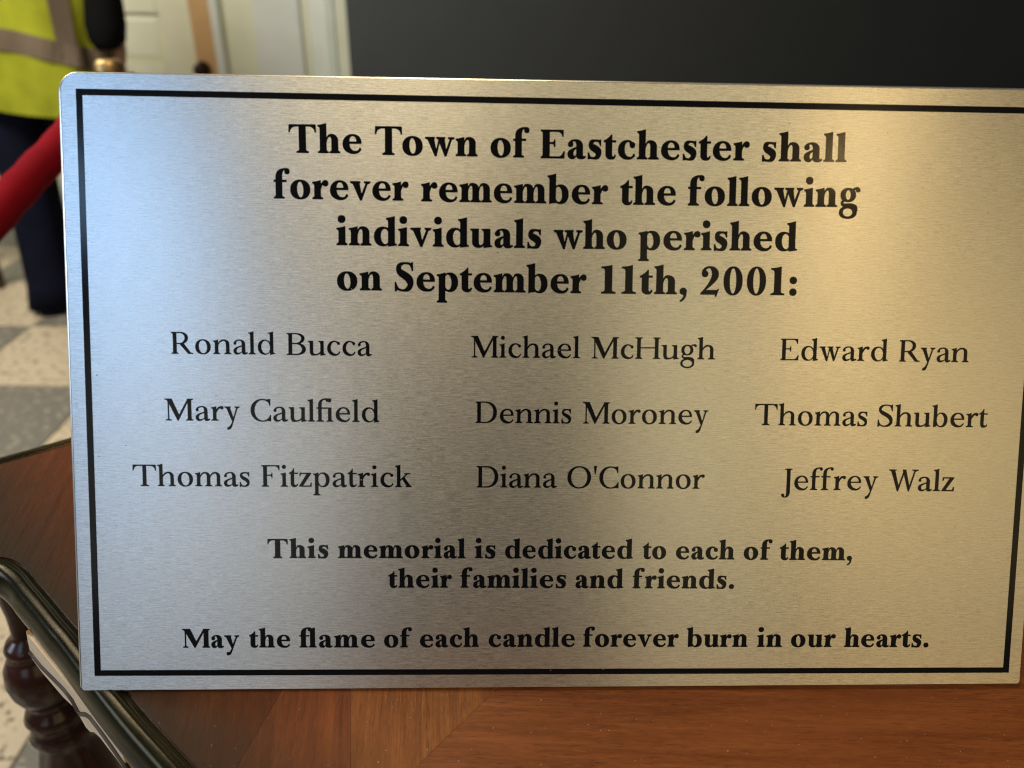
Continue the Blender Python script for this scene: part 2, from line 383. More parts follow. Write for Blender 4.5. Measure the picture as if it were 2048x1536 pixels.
    def g_b(s, p):
        x = s.e+2; V = s.V; w = 385 if s.bold else 378
        s.bowl(p, x+V-(75 if s.bold else 42), w, False)
        p.cut([(0, -60), (x, -60), (x, 500), (0, 500)])
        s.stem(p, x, 20, ASC-60); s.flag(p, x, ASC)
        p.add([(x, 60), (x, -16), (x+14, -16), ('c', x+28, 6, x+50, 10, x+V*.9, 6), (x+V, 80)])
    def g_p(s, p):
        x = s.e+2; V = s.V; w = 385 if s.bold else 378
        s.bowl(p, x+V-(75 if s.bold else 42), w, False)
        p.cut([(0, -60), (x, -60), (x, 500), (0, 500)])
        s.stem(p, x, DSC, XH-40); s.flag(p, x, XH+8); s.foot(p, x, V, y=DSC)
    def g_e(s, p):
        w = 436 if s.bold else 424; t = 150 if s.bold else 102; b = 226; H = s.H; r = 112 if s.bold else 74
        p.add([(w, b), ('c', w, XH-60, w*.80, XH+12, w*.53, XH+12), ('h', 0, XH*.48), ('v', w*.58, -12), ('c', w*.80, -12, w*.94, 40, w-6, 96),
               (w-40, 122) if s.bold else (w-16, 118), ('c', w*.88, 66, w*.78, 42 if s.bold else 34, w*.68, 44 if s.bold else 36), ('c', w*.46, 46, t+4, 110, t+2, b)])
        p.cut([(t-2, b+H+4), (w-r, b+H+4), ('c', w-r, XH-40, w*.62, XH+12-H, w*.54, XH+12-H), ('c', w*.40, XH+12-H, t-2, XH-80, t-2, b+H+4)])
    def g_c(s, p):
        w = 404 if s.bold else 388; t = 150 if s.bold else 102; H = s.H; rb = 60 if s.bold else 40
        p.add([(w-rb*1.1, XH-50), ('c', w-rb*1.6, XH-4, w*.66, XH+12, w*.55, XH+12), ('h', 0, XH*.48), ('v', w*.58, -12), ('c', w*.80, -12, w*.96, 40, w, 100),
               (w-32, 124) if s.bold else (w-12, 122), ('c', w*.88, 66, w*.80, 42 if s.bold else 34, w*.70, 44 if s.bold else 36), ('c', w*.48, 46, t, 110, t, XH*.52),
               ('c', t, XH-60, w*.48, XH+12-H, w*.58, XH+12-H), ('c', w*.66, XH-22, w-rb*2.1, XH-50, w-rb*2.1, XH-rb*1.6)])
        p.ball(w-rb-4, XH-rb*1.7, rb, 1.08)
    def g_a(s, p):
        V = s.V; S = 208 if s.bold else 256; H = s.H; rb = 58 if s.bold else 40
        tail = 428 if s.bold else 432
        p.add([(18, XH-96), ('c', 30, XH-20, 110, XH+12, 196 if s.bold else 200, XH+12), ('h', S+V, XH-140), (S+V, 92), ('c', S+V, 52, S+V+12, 42, S+V+30, 44), (tail-14, 58), (tail, 34),
               ('c', tail-40, 0, tail-70, -12, S+V*.7 if s.bold else S+V*.75, -12), ('c', S+V*.3, -10, S, 20, S-2, 80), (S, XH-150), ('c', S, XH-50, S-16, XH+12-H, S-62, XH+12-H),
               ('c', S-90, XH+12-H, rb*1.9, XH-34, rb*1.9, XH-80)])
        p.ball(rb+8, XH-102, rb, 1.0)
        p.add([(S+6, 272), ('c', S-30, 240, 0, 215, 0, 100), ('v', 112, -12), ('c', 160, -12, S-20, 30, S+6, 82)])
        t = 128 if s.bold else 92; y = 44 if s.bold else 36
        p.cut([(S, 238), ('c', S-30, 214, t, 200, t, 112), ('c', t, 70, t+16, y, t+36, y), ('c', S-20, y+4, S, 76, S, 100)])
    def g_r(s, p):
        x = s.e+2; V = s.V; rb = 66 if s.bold else 45; s.stem(p, x, 0, XH-40); s.flag(p, x, XH+8); s.foot(p, x, V, r=s.e*1.15)
        w = x+V+(182 if s.bold else 214)
        p.add([(x+V-4, XH-130), ('c', x+V+20, XH-40, x+V+74, XH+12, w-rb, XH+12), ('h', w, XH-rb), (w-rb*1.6, XH-60), ('c', w-rb*1.8, XH-34, x+V+66, XH-36, x+V-4, XH-200)])
        p.ball(w-rb, XH+6-rb, rb)
    def g_f(s, p):
        x = s.e*1.1; V = s.V; rb = 58 if s.bold else 42; s.stem(p, x, 0, XH+100); s.foot(p, x, V, r=s.e*1.2)
        w = x+V+(182 if s.bold else 212)
        p.add([(x, XH+60), ('v', w-rb*1.3, ASC+14, .66), ('h', w, ASC-rb*.9), (w-rb*1.7, ASC-40), ('c', w-rb*1.7, ASC-16, w-rb*1.9, ASC-20, w-rb*2.0, ASC-22),
               ('c', x+V+8, ASC-24, x+V, XH+170, x+V, XH+60)])
        p.ball(w-rb, ASC-rb, rb)
        p.add([(x-s.e, XH-s.h-6), (x+V+s.e*2.2, XH-s.h-6), (x+V+s.e*2.2, XH), (x-s.e, XH)])
    def g_t(s, p):
        x = s.e*.95; V = s.V; w = x+V+(92 if s.bold else 118)
        p.add([(x, 110), ('v', x+V*.85, -12), ('c', w-50, -12, w-14, 20, w, 74), (w-20, 92) if s.bold else (w-12, 84), ('c', w-34, 56, w-50, 44, w-62, 44), ('h', x+V, 100), (x+V, XH+135),
               (x+V-16, XH+135), ('c', x+V*.6, XH+60, x+V*.1, XH+20, x-s.e*.9, XH-8), (x-s.e*.9, XH-s.h-6), (x, XH-s.h-6)])
        p.add([(x, XH-s.h-6), (w, XH-s.h-6), (w, XH), (x, XH)])
    def g_s(s, p):
        w = 340 if s.bold else 322; t = 152 if s.bold else 96; H = s.H+4; c = t*.42
        p.stroke([(w-40, XH-50), ('c', w-70, XH-4, w*.62, XH+12-H/2, w*.50, XH+12-H/2), ('h', c*1.25, XH-95 if s.bold else XH-88),
                  ('c', c*1.25, XH-190, w-c*1.2, XH-190, w-c*1.25, 118 if s.bold else 100), ('v', w*.46, -12+H/2), ('c', w*.30, -12+H/2, 60, 10, 30, 60)],
                 [H, H, t*.62, t*.98, t*1.02, t*.66, H, H])
        p.add([(w-22, XH+12), (w-22, XH-122), (w-46, XH-122), ('c', w-56, XH-60, w-84, XH-30, w-104, XH-14), (w-70, XH-10), (w-42, XH+12)])
        p.add([(8, -12), (8, 134), (34, 134), ('c', 46, 70, 74, 36, 96, 20), (70, 6), (34, -12)])
    def g_g(s, p):
        w = 372 if s.bold else 374; t = 118 if s.bold else 88; H = s.H
        s.ring(p, 18, w-6, 120, XH+12, t, t, H=H)
        rb = 50 if s.bold else 36; ex = 488 if s.bold else 490
        p.stroke([(w-60, XH-36), ('c', w-20, XH+8, w+30, XH+16, ex-rb, XH+8)], [H, H+6, H+16]); p.ball(ex-rb, XH+14-rb*.9, rb, .9)
        L = 46 if s.bold else 36
        p.stroke([(110, 150), ('c', 40, 120, 30, 60, 96, 44)], [H+4, L, t*.5])
        p.stroke([(70, 50), ('c', 110, 16, 190, 30, 290, 18), ('c', 370, 10, w+20, -20, w+16, -92)], [t*.35, t*.86, t*.98, t*.85, t*.74])
        s.ring(p, -4, w+52, -278, 14, 82 if s.bold else 62, 96 if s.bold else 58, H=H+6)
        # the loop's upper right is the link stroke, its upper left stays thin
    def g_v(s, p, w=None, x0=0, serR=True):
        w = w or (484 if s.bold else 450); t = s.V*1.04; y = XH
        vx = x0+w*.53
        p.add([(x0+40, y), (x0+40+t*1.08, y), (vx+14, 118 if s.bold else 96), (x0+w-86, y), (x0+w-48, y), (vx+16, -14), (vx-18, -14)])
        for a, b in ((x0, x0+t+84), (x0+w-150 if s.bold else x0+w-154, x0+w)):
            p.add([(a, y), (b, y), (b, y-s.h*.8), ('c', b-20, y-s.h, b-30, y-s.h-4, b-40, y-s.h-22), (a+44, y-s.h-22), ('c', a+30, y-s.h-4, a+20, y-s.h, a, y-s.h*.8)])
        # trim the serif fillets that would fill the notch
        if not s.bold: p.cut([(x0+44+t+20, y-s.h-2), (x0+w-118, y-s.h-2), (vx+10, 130)])
    def g_w(s, p):
        w = 692 if s.bold else 650; t = s.V*(.98 if s.bold else 1.02); y = XH
        a = w*.36; b = w*.70; m = w*.47
        p.add([(38, y), (38+t*1.08, y), (a+12, 120 if s.bold else 100), (m+6, y-20), (m+34, y-20), (a+16, -14), (a-16, -14)])
        p.add([(m-30 if s.bold else m-20, y), (m-30+t*1.05 if s.bold else m-20+t*1.05, y), (b+12, 120 if s.bold else 100), (w-84, y), (w-46, y), (b+16, -14), (b-16, -14)])
        for c, d in ((0, t+82), (m-58 if s.bold else m-60, m+t+(2 if s.bold else 22)), (w-146, w)):
            p.add([(c, y), (d, y), (d, y-s.h*.8), ('c', d-20, y-s.h, d-30, y-s.h-4, d-40, y-s.h-16), (c+40, y-s.h-16), ('c', c+30, y-s.h-4, c+20, y-s.h, c, y-s.h*.8)])
    def g_y(s, p):
        w = 510 if s.bold else 450; t = s.V*1.04; y = XH; vx = w*.53; rb = 54 if s.bold else 36
        p.add([(40, y), (40+t*1.08, y), (vx+20, 120 if s.bold else 96), (vx+10, -10), (vx-18, -14)])
        p.add([(w-86, y), (w-46, y), (vx-30, -190), ('c', vx-70, -262, vx-110, DSC-6, vx-140, DSC-6), (vx-150, -200), ('c', vx-100, -190, vx-60, -150, vx-12, -20), (vx+14, 60)])
        p.ball(vx-140 if s.bold else vx-132, DSC-6+rb, rb)
        for a, b in ((0, t+84), (w-150, w)):
            p.add([(a, y), (b, y), (b, y-s.h*.8), ('c', b-20, y-s.h, b-30, y-s.h-4, b-40, y-s.h-22), (a+44, y-s.h-22), ('c', a+30, y-s.h-4, a+20, y-s.h, a, y-s.h*.8)])
    def g_z(s, p):
        w = 372; h = s.h+6
        p.add([(20, XH), (w-6, XH), (w-6, XH-18), (112, h-4), (0, 0), (0, 12), (w-136, XH-h), (20, XH-h)])
        p.add([(20, XH), (52, XH), (60, XH-h), (34, XH-110), (14, XH-110)])
        p.add([(0, 0), (w, 0), (w, h), (0, h)]); p.add([(w, 0), (w+6, 126), (w-16, 126), (w-44, h), (w-60, 0)])
    # ---- capitals
    def cst(s, p, x, y1=CAP, l=None, r=None):
        s.stem(p, x, 0, y1, s.C); s.foot(p, x, s.C, l=l, r=r); s.foot(p, x, s.C, y=y1, up=-1, l=l, r=r)
    def vser(s, p, x, y, d, up, L=None):
        """the vertical serif that ends an arm: x is its outer side, y the arm's outer edge"""
        L = L or 150; h = s.h+4
        p.add([(x, y), (x+ (10 if up > 0 else 0), y-up*L*-1), (x-18, y+up*L), ('c', x-26, y+up*70, x-60, y+up*(h+6), x-130, y+up*h), (x-130, y)])
    def g_T(s, p):
        w = 640 if s.bold else 712; c = w/2; h = s.h+6
        s.stem(p, c-s.C/2, 0, CAP, s.C); s.foot(p, c-s.C/2, s.C, l=s.e+14, r=s.e+14)
        p.add([(8, CAP), (w-8, CAP), (w-8, CAP-h), (8, CAP-h)])
        for d, x in ((1, 0), (-1, w)):
            p.add([(x+d*8, CAP), (x+d*0, CAP-176), (x+d*24, CAP-176), ('c', x+d*34, CAP-96, x+d*72, CAP-h-8, x+d*158, CAP-h), (x+d*158, CAP)])
    def arm(s, p, x0, x1, y, d, L=140):
        """arm of E F, from x0 to x1 at height y (outer edge), d=+1 serif points up"""
        h = s.h+4
        p.add([(x0, y), (x1, y), (x1, y+d*h), (x0, y+d*h)])
        p.add([(x1-130, y), (x1, y), (x1+(12 if d > 0 else 0), y+d*L), (x1-(10 if d > 0 else 22), y+d*L), ('c', x1-34, y+d*80, x1-70, y+d*(h+4), x1-130, y+d*h)])
    def g_E(s, p, F=False):
        x = s.e; C = s.C; w = 556 if s.bold else 556
        s.cst(p, x, r=s.e if F else 0); s.arm(p, x, w-20 if not F else w-10, CAP, -1, 150)
        if not F: s.arm(p, x, w, 0, 1, 160)
        m = 338; h = s.h; q = x+C+(128 if s.bold else 160)
        p.add([(x+C-2, m), (q, m), (q, m+h), (x+C-2, m+h)])
        p.add([(q-50, m+h), ('c', q-26, m+h+8, q-18, m+50, q-14, m+92), (q+6, m+92), (q+6, m-72), (q-14, m-72), ('c', q-18, m-30, q-26, m-6, q-50, m)])
    def g_F(s, p): s.g_E(p, True)
    def g_H(s, p):
        x = s.e; C = s.C; i = 445; s.cst(p, x); s.cst(p, x+C+i); p.add([(x+C-2, 326), (x+C+i+2, 326), (x+C+i+2, 326+s.h+3), (x+C-2, 326+s.h+3)])
    def g_M(s, p):
        C = s.C; x = 40; b = s.bold; w = 935 if b else 830; th = 40 if b else 34; X = w-s.e-C
        t = 66 if b else 62                                     # left thin stem
        s.stem(p, t+14, 0, CAP-20, th); s.foot(p, t+14, th, l=s.e+18, r=s.e+18)
        s.stem(p, X, 0, CAP, C); s.foot(p, X, C); s.foot(p, X, C, y=CAP, up=-1, l=0)
        D = C*1.20; mx = w*.455
        p.add([(t-2, CAP), (t+D+4, CAP), (mx+40 if b else mx+28, 210 if b else 170), (X+4, CAP), (X+20, CAP-60), (mx+6, -4), (mx-16, -4), (t+20, CAP-70)])
        p.add([(X+6, CAP), (X-20, CAP), (X, CAP-110)])
        s.foot(p, t, D, y=CAP, up=-1, l=s.e+20, r=0)
    def g_D(s, p):
        x = s.e; C = s.C; w = 668; h = s.h+3; s.cst(p, x, r=0)
        p.add([(x+C-20, 0), (x+250, 0), ('h', w, CAP*.5, .6), ('v', x+250, CAP, .6), (x+C-20, CAP)])
        t = 108
        p.cut([(x+C, h), (x+240, h), ('h', w-t, CAP*.5, .6), ('v', x+240, CAP-h, .6), (x+C, CAP-h)])
    def g_B(s, p):
        x = s.e; C = s.C; h = s.h+3; w = 578; t = 104; m = 350; s.cst(p, x, r=0)
        p.add([(x+C-20, 0), (x+230, 0), ('h', w, m*.48, .58), ('v', x+250, m+8, .58), (x+C-20, m+8)])
        p.add([(x+C-20, m-18), (x+220, m-18), ('h', w-36, (m+CAP)*.5, .58), ('v', x+210, CAP, .58), (x+C-20, CAP)])
        p.cut([(x+C, h), (x+220, h), ('h', w-t-6, m*.48, .58), ('v', x+220, m-18, .58), (x+C, m-18)])
        p.cut([(x+C, m+8), (x+200, m+8), ('h', w-36-t+6, (m+CAP)*.5, .58), ('v', x+200, CAP-h, .58), (x+C, CAP-h)])
    def g_R(s, p):
        x = s.e; C = s.C; h = s.h+3; w = 510; t = 100; m = 318; s.cst(p, x)
        p.add([(x+C-20, m-18), (x+220, m-18), ('h', w, (m+CAP)*.5, .58), ('v', x+215, CAP, .58), (x+C-20, CAP)])
        p.cut([(x+C, m+8), (x+205, m+8), ('h', w-t+4, (m+CAP)*.5, .58), ('v', x+205, CAP-h, .58), (x+C, CAP-h)])
        p.add([(x+190, m-8), (x+312, m+6), (x+516, 50), ('c', x+540, 30, x+566, 22, x+600, 20), (x+600, 0), (x+456, 0)])
    def g_O(s, p): s.ring(p, 0, 735, -14, CAP+14, 114, 114, H=30)
    def g_C(s, p):
        w = 600; t = 114; H = 30
        p.ell(352, CAP/2, 352, CAP/2+14, n=2.05); p.ell(114+246, CAP/2, 246, CAP/2+14-H, cut=True, n=2.1)
        p.cut([(w-54, CAP-150), (900, CAP-150), (900, CAP+60), (w-14, CAP+60), (w-54, CAP-60)]); p.cut([(w-70, 150), (900, 150), (900, CAP-100), (w-70, CAP-100)])
        p.cut([(w-10, -40), (900, -40), (900, 200), (w-10, 200)])
        p.add([(w-40, CAP+14), (w-14, CAP+14), (w-14, CAP-184), (w-38, CAP-184), ('c', w-56, CAP-100, w-84, CAP-56, w-128, CAP-24), (w-110, CAP)])
        p.add([(w-30, 0), (w+4, 0), (w+4, 186), (w-20, 186), ('c', w-40, 110, w-84, 66, w-140, 34), (w-120, 12), (w-60, 10)])
    def g_S(s, p):
        b = s.bold; w = 466 if b else 482; t = 162 if b else 112; H = s.H+2; c = t*.46; T = CAP+14
        p.stroke([(w-50, T-80), ('c', w-90, T-20, w*.66, T-H/2, w*.52, T-H/2), ('h', c*1.25, T-150),
                  ('c', c*1.25, T-300, w-c*1.1, T-300, w-c*1.15, 165 if b else 150), ('v', w*.46, -14+H/2), ('c', w*.28, -14+H/2, 70, 30, 34, 110)],
                 [H, H, t*.66, t*.98, t*1.02, t*.68, H, H])
        p.add([(w-50, T), (w-26, T), (w-26, T-200), (w-50, T-200), ('c', w-64, T-110, w-96, T-60, w-130, T-34), (w-80, T-34)])
        p.add([(6, -14), (6, 204), (30, 204), ('c', 46, 120, 80, 60, 130, 26), (70, 26), (34, -14)])
    def g_J(s, p):
        C = s.C; x = 120; s.stem(p, x, -60, CAP, C); s.foot(p, x, C, y=CAP, up=-1)
        p.add([(x+C, -40), ('v', x-40, -238, .62), ('c', x-100, -238, x-150, -206, x-150, -160), (x-90, -190), ('c', x-70, -208, x-50, -210, x-40, -210), ('c', x-8, -210, x, -150, x, -60)])
        p.ball(x-110, -166, 44)
    def g_W(s, p):
        w = 915; y = CAP; t = s.C*1.12; a = w*.325; b = w*.69; m = w*.535
        p.add([(60, y), (60+t, y), (a+18, 150), (m-22, y-8), (m+16, y-8), (a+14, -14), (a-18, -14)])
        p.add([(m-66, y), (m+34, y), (b+18, 150), (w-118, y), (w-80, y), (b+14, -14), (b-18, -14)])
        for c, d in ((0, t+110), (w-200, w)):
            p.add([(c, y), (d, y), (d, y-s.h*.8), ('c', d-30, y-s.h, d-50, y-s.h-4, d-64, y-s.h-26), (c+68, y-s.h-26), ('c', c+46, y-s.h-4, c+30, y-s.h, c, y-s.h*.8)])

    # ---- figures and points
    def g_0(s, p): s.ring(p, 0, 446, -12, CAP+6, 140, 140, H=28)
    def g_1(s, p):
        x = 88; V = 160; s.stem(p, x, 0, CAP-40, V); s.foot(p, x, V, l=84, r=84)
        p.add([(x+V, CAP+14), (x+V, CAP-120), (x, CAP-150), ('c', x, CAP-60, x-20, CAP-58, x-84, CAP-52), (x-84, CAP-26), ('c', x, CAP-20, x+V*.6, CAP-10, x+V, CAP+14)])
    def g_2(s, p):
        p.ball(98, 490, 72)
        p.add([(26, 500), ('v', 220, CAP+8), ('h', 424, 478), ('c', 424, 370, 300, 250, 110, 104), (120, 100), (404, 100), (418, 128), (436, 128), (376, -52), (352, -52), (356, 0), (4, 0), (4, 22),
               ('c', 150, 170, 268, 350, 268, 480), ('v', 204, CAP-26), ('c', 170, CAP-26, 120, 620, 112, 566), (60, 560)])
    def g_comma(s, p):
        r = 78 if s.bold else 52
        p.ball(r+6, r-12, r); p.add([(r+40, r+50), ('c', 2*r+20, r, 2*r+16, -120, 24, -182), (8, -162), ('c', 70, -120, 100, -80, 96, -30), (r, 0)])
    def g_period(s, p): p.ball(80, 66, 80)
    def g_colon(s, p): p.ball(84, 70, 82); p.ball(84, 352, 82)
    def g_apos(s, p): p.add([(8, CAP+10), ('c', 20, CAP+34, 82, CAP+34, 92, CAP+10), (62, 436), (38, 436)])
    def g_fi(s, p):
        s.g_f(p); i = s.e*1.1+s.V+196; s.stem(p, i, 0, XH); s.foot(p, i, s.V, l=s.e*.9); p.add([(s.e, XH-s.h-6), (i+8, XH-s.h-6), (i+8, XH), (s.e, XH)])
        p.add([(s.e*1.1+s.V+90, ASC+14), (s.e*1.1+s.V+90, ASC-14), (i+20, ASC-14), (i+20, ASC+6)]); p.ball(i+42, ASC-42, 56)
    def g_fl(s, p):
        s.g_f(p); q = Pen(); s.g_l(q); d = int(s.e*1.1+s.V+92); p.m[:, d:] |= q.m[:, :GW-d]

NAMES = {',': 'comma', '.': 'period', ':': 'colon', "'": 'apos', '\x01': 'fi', '\x02': 'fl'}
# free space left and right of a letter: serifed sides stand close, round sides a little off
def bearings(ch, bold):
    R = 38 if bold else 46; S = 9 if bold else 18
    L = {'o': R, 'e': R, 'c': R, 'd': R, 'g': R, 'a': R*.9, 's': R, 'O': R+6, 'C': R+6, 'D': S, '0': R+10, '2': R+10, '1': R+18, 'S': R, 't': S-2, 'T': R*.6, 'J': R, ',': R, '.': R, ':': R+14, "'": 34}
    Rr = {'o': R, 'b': R, 'p': R, 'e': R*.9, 'c': R*.6, 'a': 0, 's': R, 'g': 0, 'O': R+6, 'D': R+6, '0': R+10, '2': R+10, '1': R+18, 'S': R, 'r': 4, 'f': -34, 't': 4, 'T': R*.5, 'E': R*.6, 'F': 0, 'B': R, 'J': 20, "'": 34, 'd': 4, 'u': 4}
    return L.get(ch, S), Rr.get(ch, S)
KERN = {('T', 'o'): -60, ('W', 'a'): -70, ('T', 'h'): -6, ('R', 'y'): -24, ('f', 'f'): -20, ('f', 'o'): 6, ('f', 'r'): 26, ('f', 'a'): 6, ('o', 'f'): 6, ('r', 'e'): -2}
_cache = {}
def glyph(ch, bold):
    k = (ch, bold)
    if k not in _cache:
        p = Pen(); getattr(Face(bold), 'g_'+NAMES.get(ch, ch))(p)
        loops = trace(p.m, *((7, 9) if bold else (5, 6)))
        xs = [x for l in loops for x, _ in l]
        _cache[k] = (loops, min(xs), max(xs))
    return _cache[k]
def word(text, bold):
    """loops of a word with x measured from its left side, and the gaps' places"""
    text = text.replace('fi', '\x01') if not bold else text.replace('fl', '\x02')
    x = 0; out = []; prev = None
    for ch in text:
        loops, a, b = glyph(ch, bold); l, r = bearings(ch, bold)
        if prev is not None: x += l+KERN.get((prev, ch), 0)
        out.append((x-a, loops)); x += (b-a); last = x; x += r; prev = ch
    return out, last

# ------------------------------------------------------------------ floor
floor = tag(from_bm('floor', (lambda b: (box(b, (-6, -3, FLOOR-.06), (4, 6, FLOOR-.012)), b)[1])(bmesh.new()), M['grout']), kind='structure')
T = .42; tb = bmesh.new(); box(tb, (-T/2+.0015, -T/2+.0015, -.012), (T/2-.0015, T/2-.0015, 0), .0012)
tm = D.meshes.new('tile'); tb.to_mesh(tm); tb.free(); tm.materials.append(M['tile_beige']); tg = tm.copy(); tg.materials.clear(); tg.materials.append(M['tile_grey'])
for i in range(-8, 7):
    for j in range(-8, 8):
        x, y = -.972+(i+.5)*T, 1.715+(j+.5)*T
        if y > 3.4 or (x > 1.2): continue
        o = D.objects.new('tile', tg if (i+j) % 2 == 0 else tm); COL.objects.link(o); o.parent = floor; o.location = (x, y, FLOOR)
        o.rotation_euler = (0, 0, random.choice((0, math.pi/2, math.pi)))

# ------------------------------------------------------------------ the wall with the door
WY = 3.40                                        # wall plane
def bx(name, mat, parent, *boxes, bevel=.002, **k):
    bm = bmesh.new()
    for lo, hi in boxes: box(bm, lo, hi, bevel)
    return from_bm(name, bm, mat, parent, **k)
TOP = 1.35
wall = tag(bx('wall', M['wall'], None, ((-1.06, WY, FLOOR), (3.4, WY+.12, TOP+.5)), ((-4.2, WY, FLOOR), (-2.12, WY+.12, TOP+.5)), bevel=0), kind='structure')
bx('baseboard', M['white'], wall, ((-4.2, WY-.02, FLOOR), (-2.20, WY-.0005, FLOOR+.14)))
door = empty('door', (-1.6, WY, FLOOR), label='cream panelled door with raw orange wood edge, standing in the white frame', cat='door')
def dbx(name, mat, *boxes, **k):
    o = bx(name, mat, None, *boxes, **k); o.parent = door; o.matrix_parent_inverse = Matrix.Translation((1.6, -WY, -FLOOR)); return o
# leaf: stiles and rails round sunk panels
y0, y1 = WY+.01, WY+.05
dbx('door_leaf', M['cream'], ((-1.285, y0, FLOOR+.02), (-1.142, y1, TOP)), ((-2.10, y0, FLOOR+.02), (-1.98, y1, TOP)), ((-1.66, y0+.0005, FLOOR+.02), (-1.56, y1, TOP)),
    ((-1.98, y0+.001, -.24), (-1.66, y1, -.08)), ((-1.56, y0+.001, -.24), (-1.285, y1, -.08)), ((-1.98, y0+.001, FLOOR+.02), (-1.66, y1, FLOOR+.24)), ((-1.56, y0+.001, FLOOR+.02), (-1.285, y1, FLOOR+.24)),
    ((-1.98, y0+.001, .113), (-1.66, y1, TOP)), ((-1.56, y0+.001, .113), (-1.285, y1, TOP)), bevel=.006)
for xa, xb in ((-1.979, -1.661), (-1.559, -1.286)):
    for za, zb in ((-.079, .112), (FLOOR+.241, -.241)):
        bm = bmesh.new(); c = [(xa, za), (xb, za), (xb, zb), (xa, zb)]; e = .028
        q = [(xa+e, za+e), (xb-e, za+e), (xb-e, zb-e), (xa+e, zb-e)]
        o_ = [bm.verts.new((x, y0+.026, z)) for x, z in c]; i_ = [bm.verts.new((x, y0+.014, z)) for x, z in q]; bk = [bm.verts.new((x, y1, z)) for x, z in c]
        for n_ in range(4): m_ = (n_+1) % 4; bm.faces.new((o_[n_], o_[m_], i_[m_], i_[n_])); bm.faces.new((bk[n_], bk[m_], o_[m_], o_[n_]))
        bm.faces.new(i_); bm.faces.new(bk)
        p = from_bm('door_panel', bm, M['cream'], door); p.matrix_parent_inverse = Matrix.Translation((1.6, -WY, -FLOOR))
dbx('door_edge', M['rawwood'], ((-1.137, WY-.03, FLOOR+.01), (-1.047, WY+.05, TOP)), bevel=.003)
lk = bmesh.new(); lathe(lk, [(.004, 0), (.030, .002), (.034, .012), (.026, .022), (.012, .026), (.012, .045), (.024, .052), (.027, .064), (.018, .076), (.003, .079)], 28)
o = from_bm('knob', lk, M['lock'], door, True); o.location = (1.6-1.110, -.03, -.100-FLOOR); o.rotation_euler = (math.pi/2, 0, 0)
frame = empty('door_frame', (-.75, WY, FLOOR), label='white stepped door frame beside the black panel', cat='door frame')
def fbx(name, mat, *b, **k):
    o = bx(name, mat, None, *b, **k); o.parent = frame; o.matrix_parent_inverse = Matrix.Translation((.75, -WY, -FLOOR)); return o
fbx('stop', M['cool'], ((-1.045, WY-.045, FLOOR), (-1.01, WY-.001, TOP)), bevel=.004)
fbx('pilaster', M['cool'], ((-.86, WY-.05, FLOOR), (-.66, WY-.001, TOP)), bevel=.005)
fbx('casing', M['white'], ((-.622, WY-.055, FLOOR), (-.537, WY-.001, TOP)), bevel=.008)
fbx('outer_bead', M['white'], ((-.530, WY-.07, FLOOR), (-.512, WY-.001, TOP)), bevel=.006)
fbx('back_band', M['wall'], ((-.508, WY-.06, FLOOR), (-.38, WY-.001, TOP)), ((-.658, WY-.03, FLOOR), (-.624, WY-.002, TOP)), bevel=.004)

panel = empty('display_panel', (.5, WY-.35, FLOOR), label='large flat black panel standing behind the plaque', cat='panel')
bm = bmesh.new(); box(bm, (-.399, WY-.40, FLOOR+.06), (3.1, WY-.35, 1.2), .004)
o = from_bm('board', bm, M['black_panel'], panel); o.matrix_parent_inverse = Matrix.Translation((-.5, -(WY-.35), -FLOOR))
for x in (-.2, 2.1):
    bm = bmesh.new(); box(bm, (x-.03, WY-.55, FLOOR), (x+.03, WY-.2, FLOOR+.06), .004)
    o = from_bm('foot', bm, M['black_panel'], panel); o.matrix_parent_inverse = Matrix.Translation((-.5, -(WY-.35), -FLOOR))

# ------------------------------------------------------------------ the table
TZ = -.0012
groove = [(-.0824, .0834), (-.0779, .0823), (-.0728, .0801), (-.067, .0764), (-.0605, .0713), (-.0549, .0659), (-.0407, .0536), (-.0269, .041), (-.0189, .0343), (.0011, .0155), (.019, -.0009), (.0334, -.0136), (.045, -.0232), (.0575, -.0337)]
rest = [(.075, -.048), (.10, -.068), (.125, -.082), (.155, -.088), (.30, -.0885), (.46, -.0885), (.50, -.082), (.54, -.056), (.60, .0), (.66, .055), (.70, .078), (.745, .086),
        (.775, .10), (.783, .125), (.776, .16), (.76, .185), (.70, .232), (.62, .29), (.50, .365), (.36, .39), (.25, .385), (.14, .36), (.02, .283), (-.0994, .1902), (-.1151, .1782), (-.1304, .1672), (-.17, .139), (-.192, .120), (-.196, .104), (-.184, .092), (-.160, .087), (-.12, .0845), (-.10, .084)]
outline = groove+rest
def subdiv(p, it=2):                             # rounded by corner cutting, keeps the drawn line
    for _ in range(it):
        q = []
        for i in range(len(p)):
            a, b = p[i], p[(i+1) % len(p)]; q += [(a[0]*.75+b[0]*.25, a[1]*.75+b[1]*.25), (a[0]*.25+b[0]*.75, a[1]*.25+b[1]*.75)]
        p = q
    return p
O = subdiv(outline)
def offs(p, d):
    n = len(p); r = []
    for i in range(n):
        a, b = p[i-1], p[(i+1) % n]; tx, ty = b[0]-a[0], b[1]-a[1]; l = math.hypot(tx, ty)
        r.append((p[i][0]+ty/l*d, p[i][1]-tx/l*d))
    return r
table = empty('side_table', (.28, .15, FLOOR), label='polished mahogany table with dark moulded edge, carrying the steel plaque', cat='table')
TI = Matrix.Translation((-.28, -.15, -FLOOR))
def tpart(name, bm, mat, smooth=False, **k): o = from_bm(name, bm, mat, table, smooth, **k); o.matrix_parent_inverse = TI; return o
bm = bmesh.new(); prism(bm, offs(O, .0006), TZ-.016, TZ-.0012); tpart('tabletop_core', bm, M['leg'])
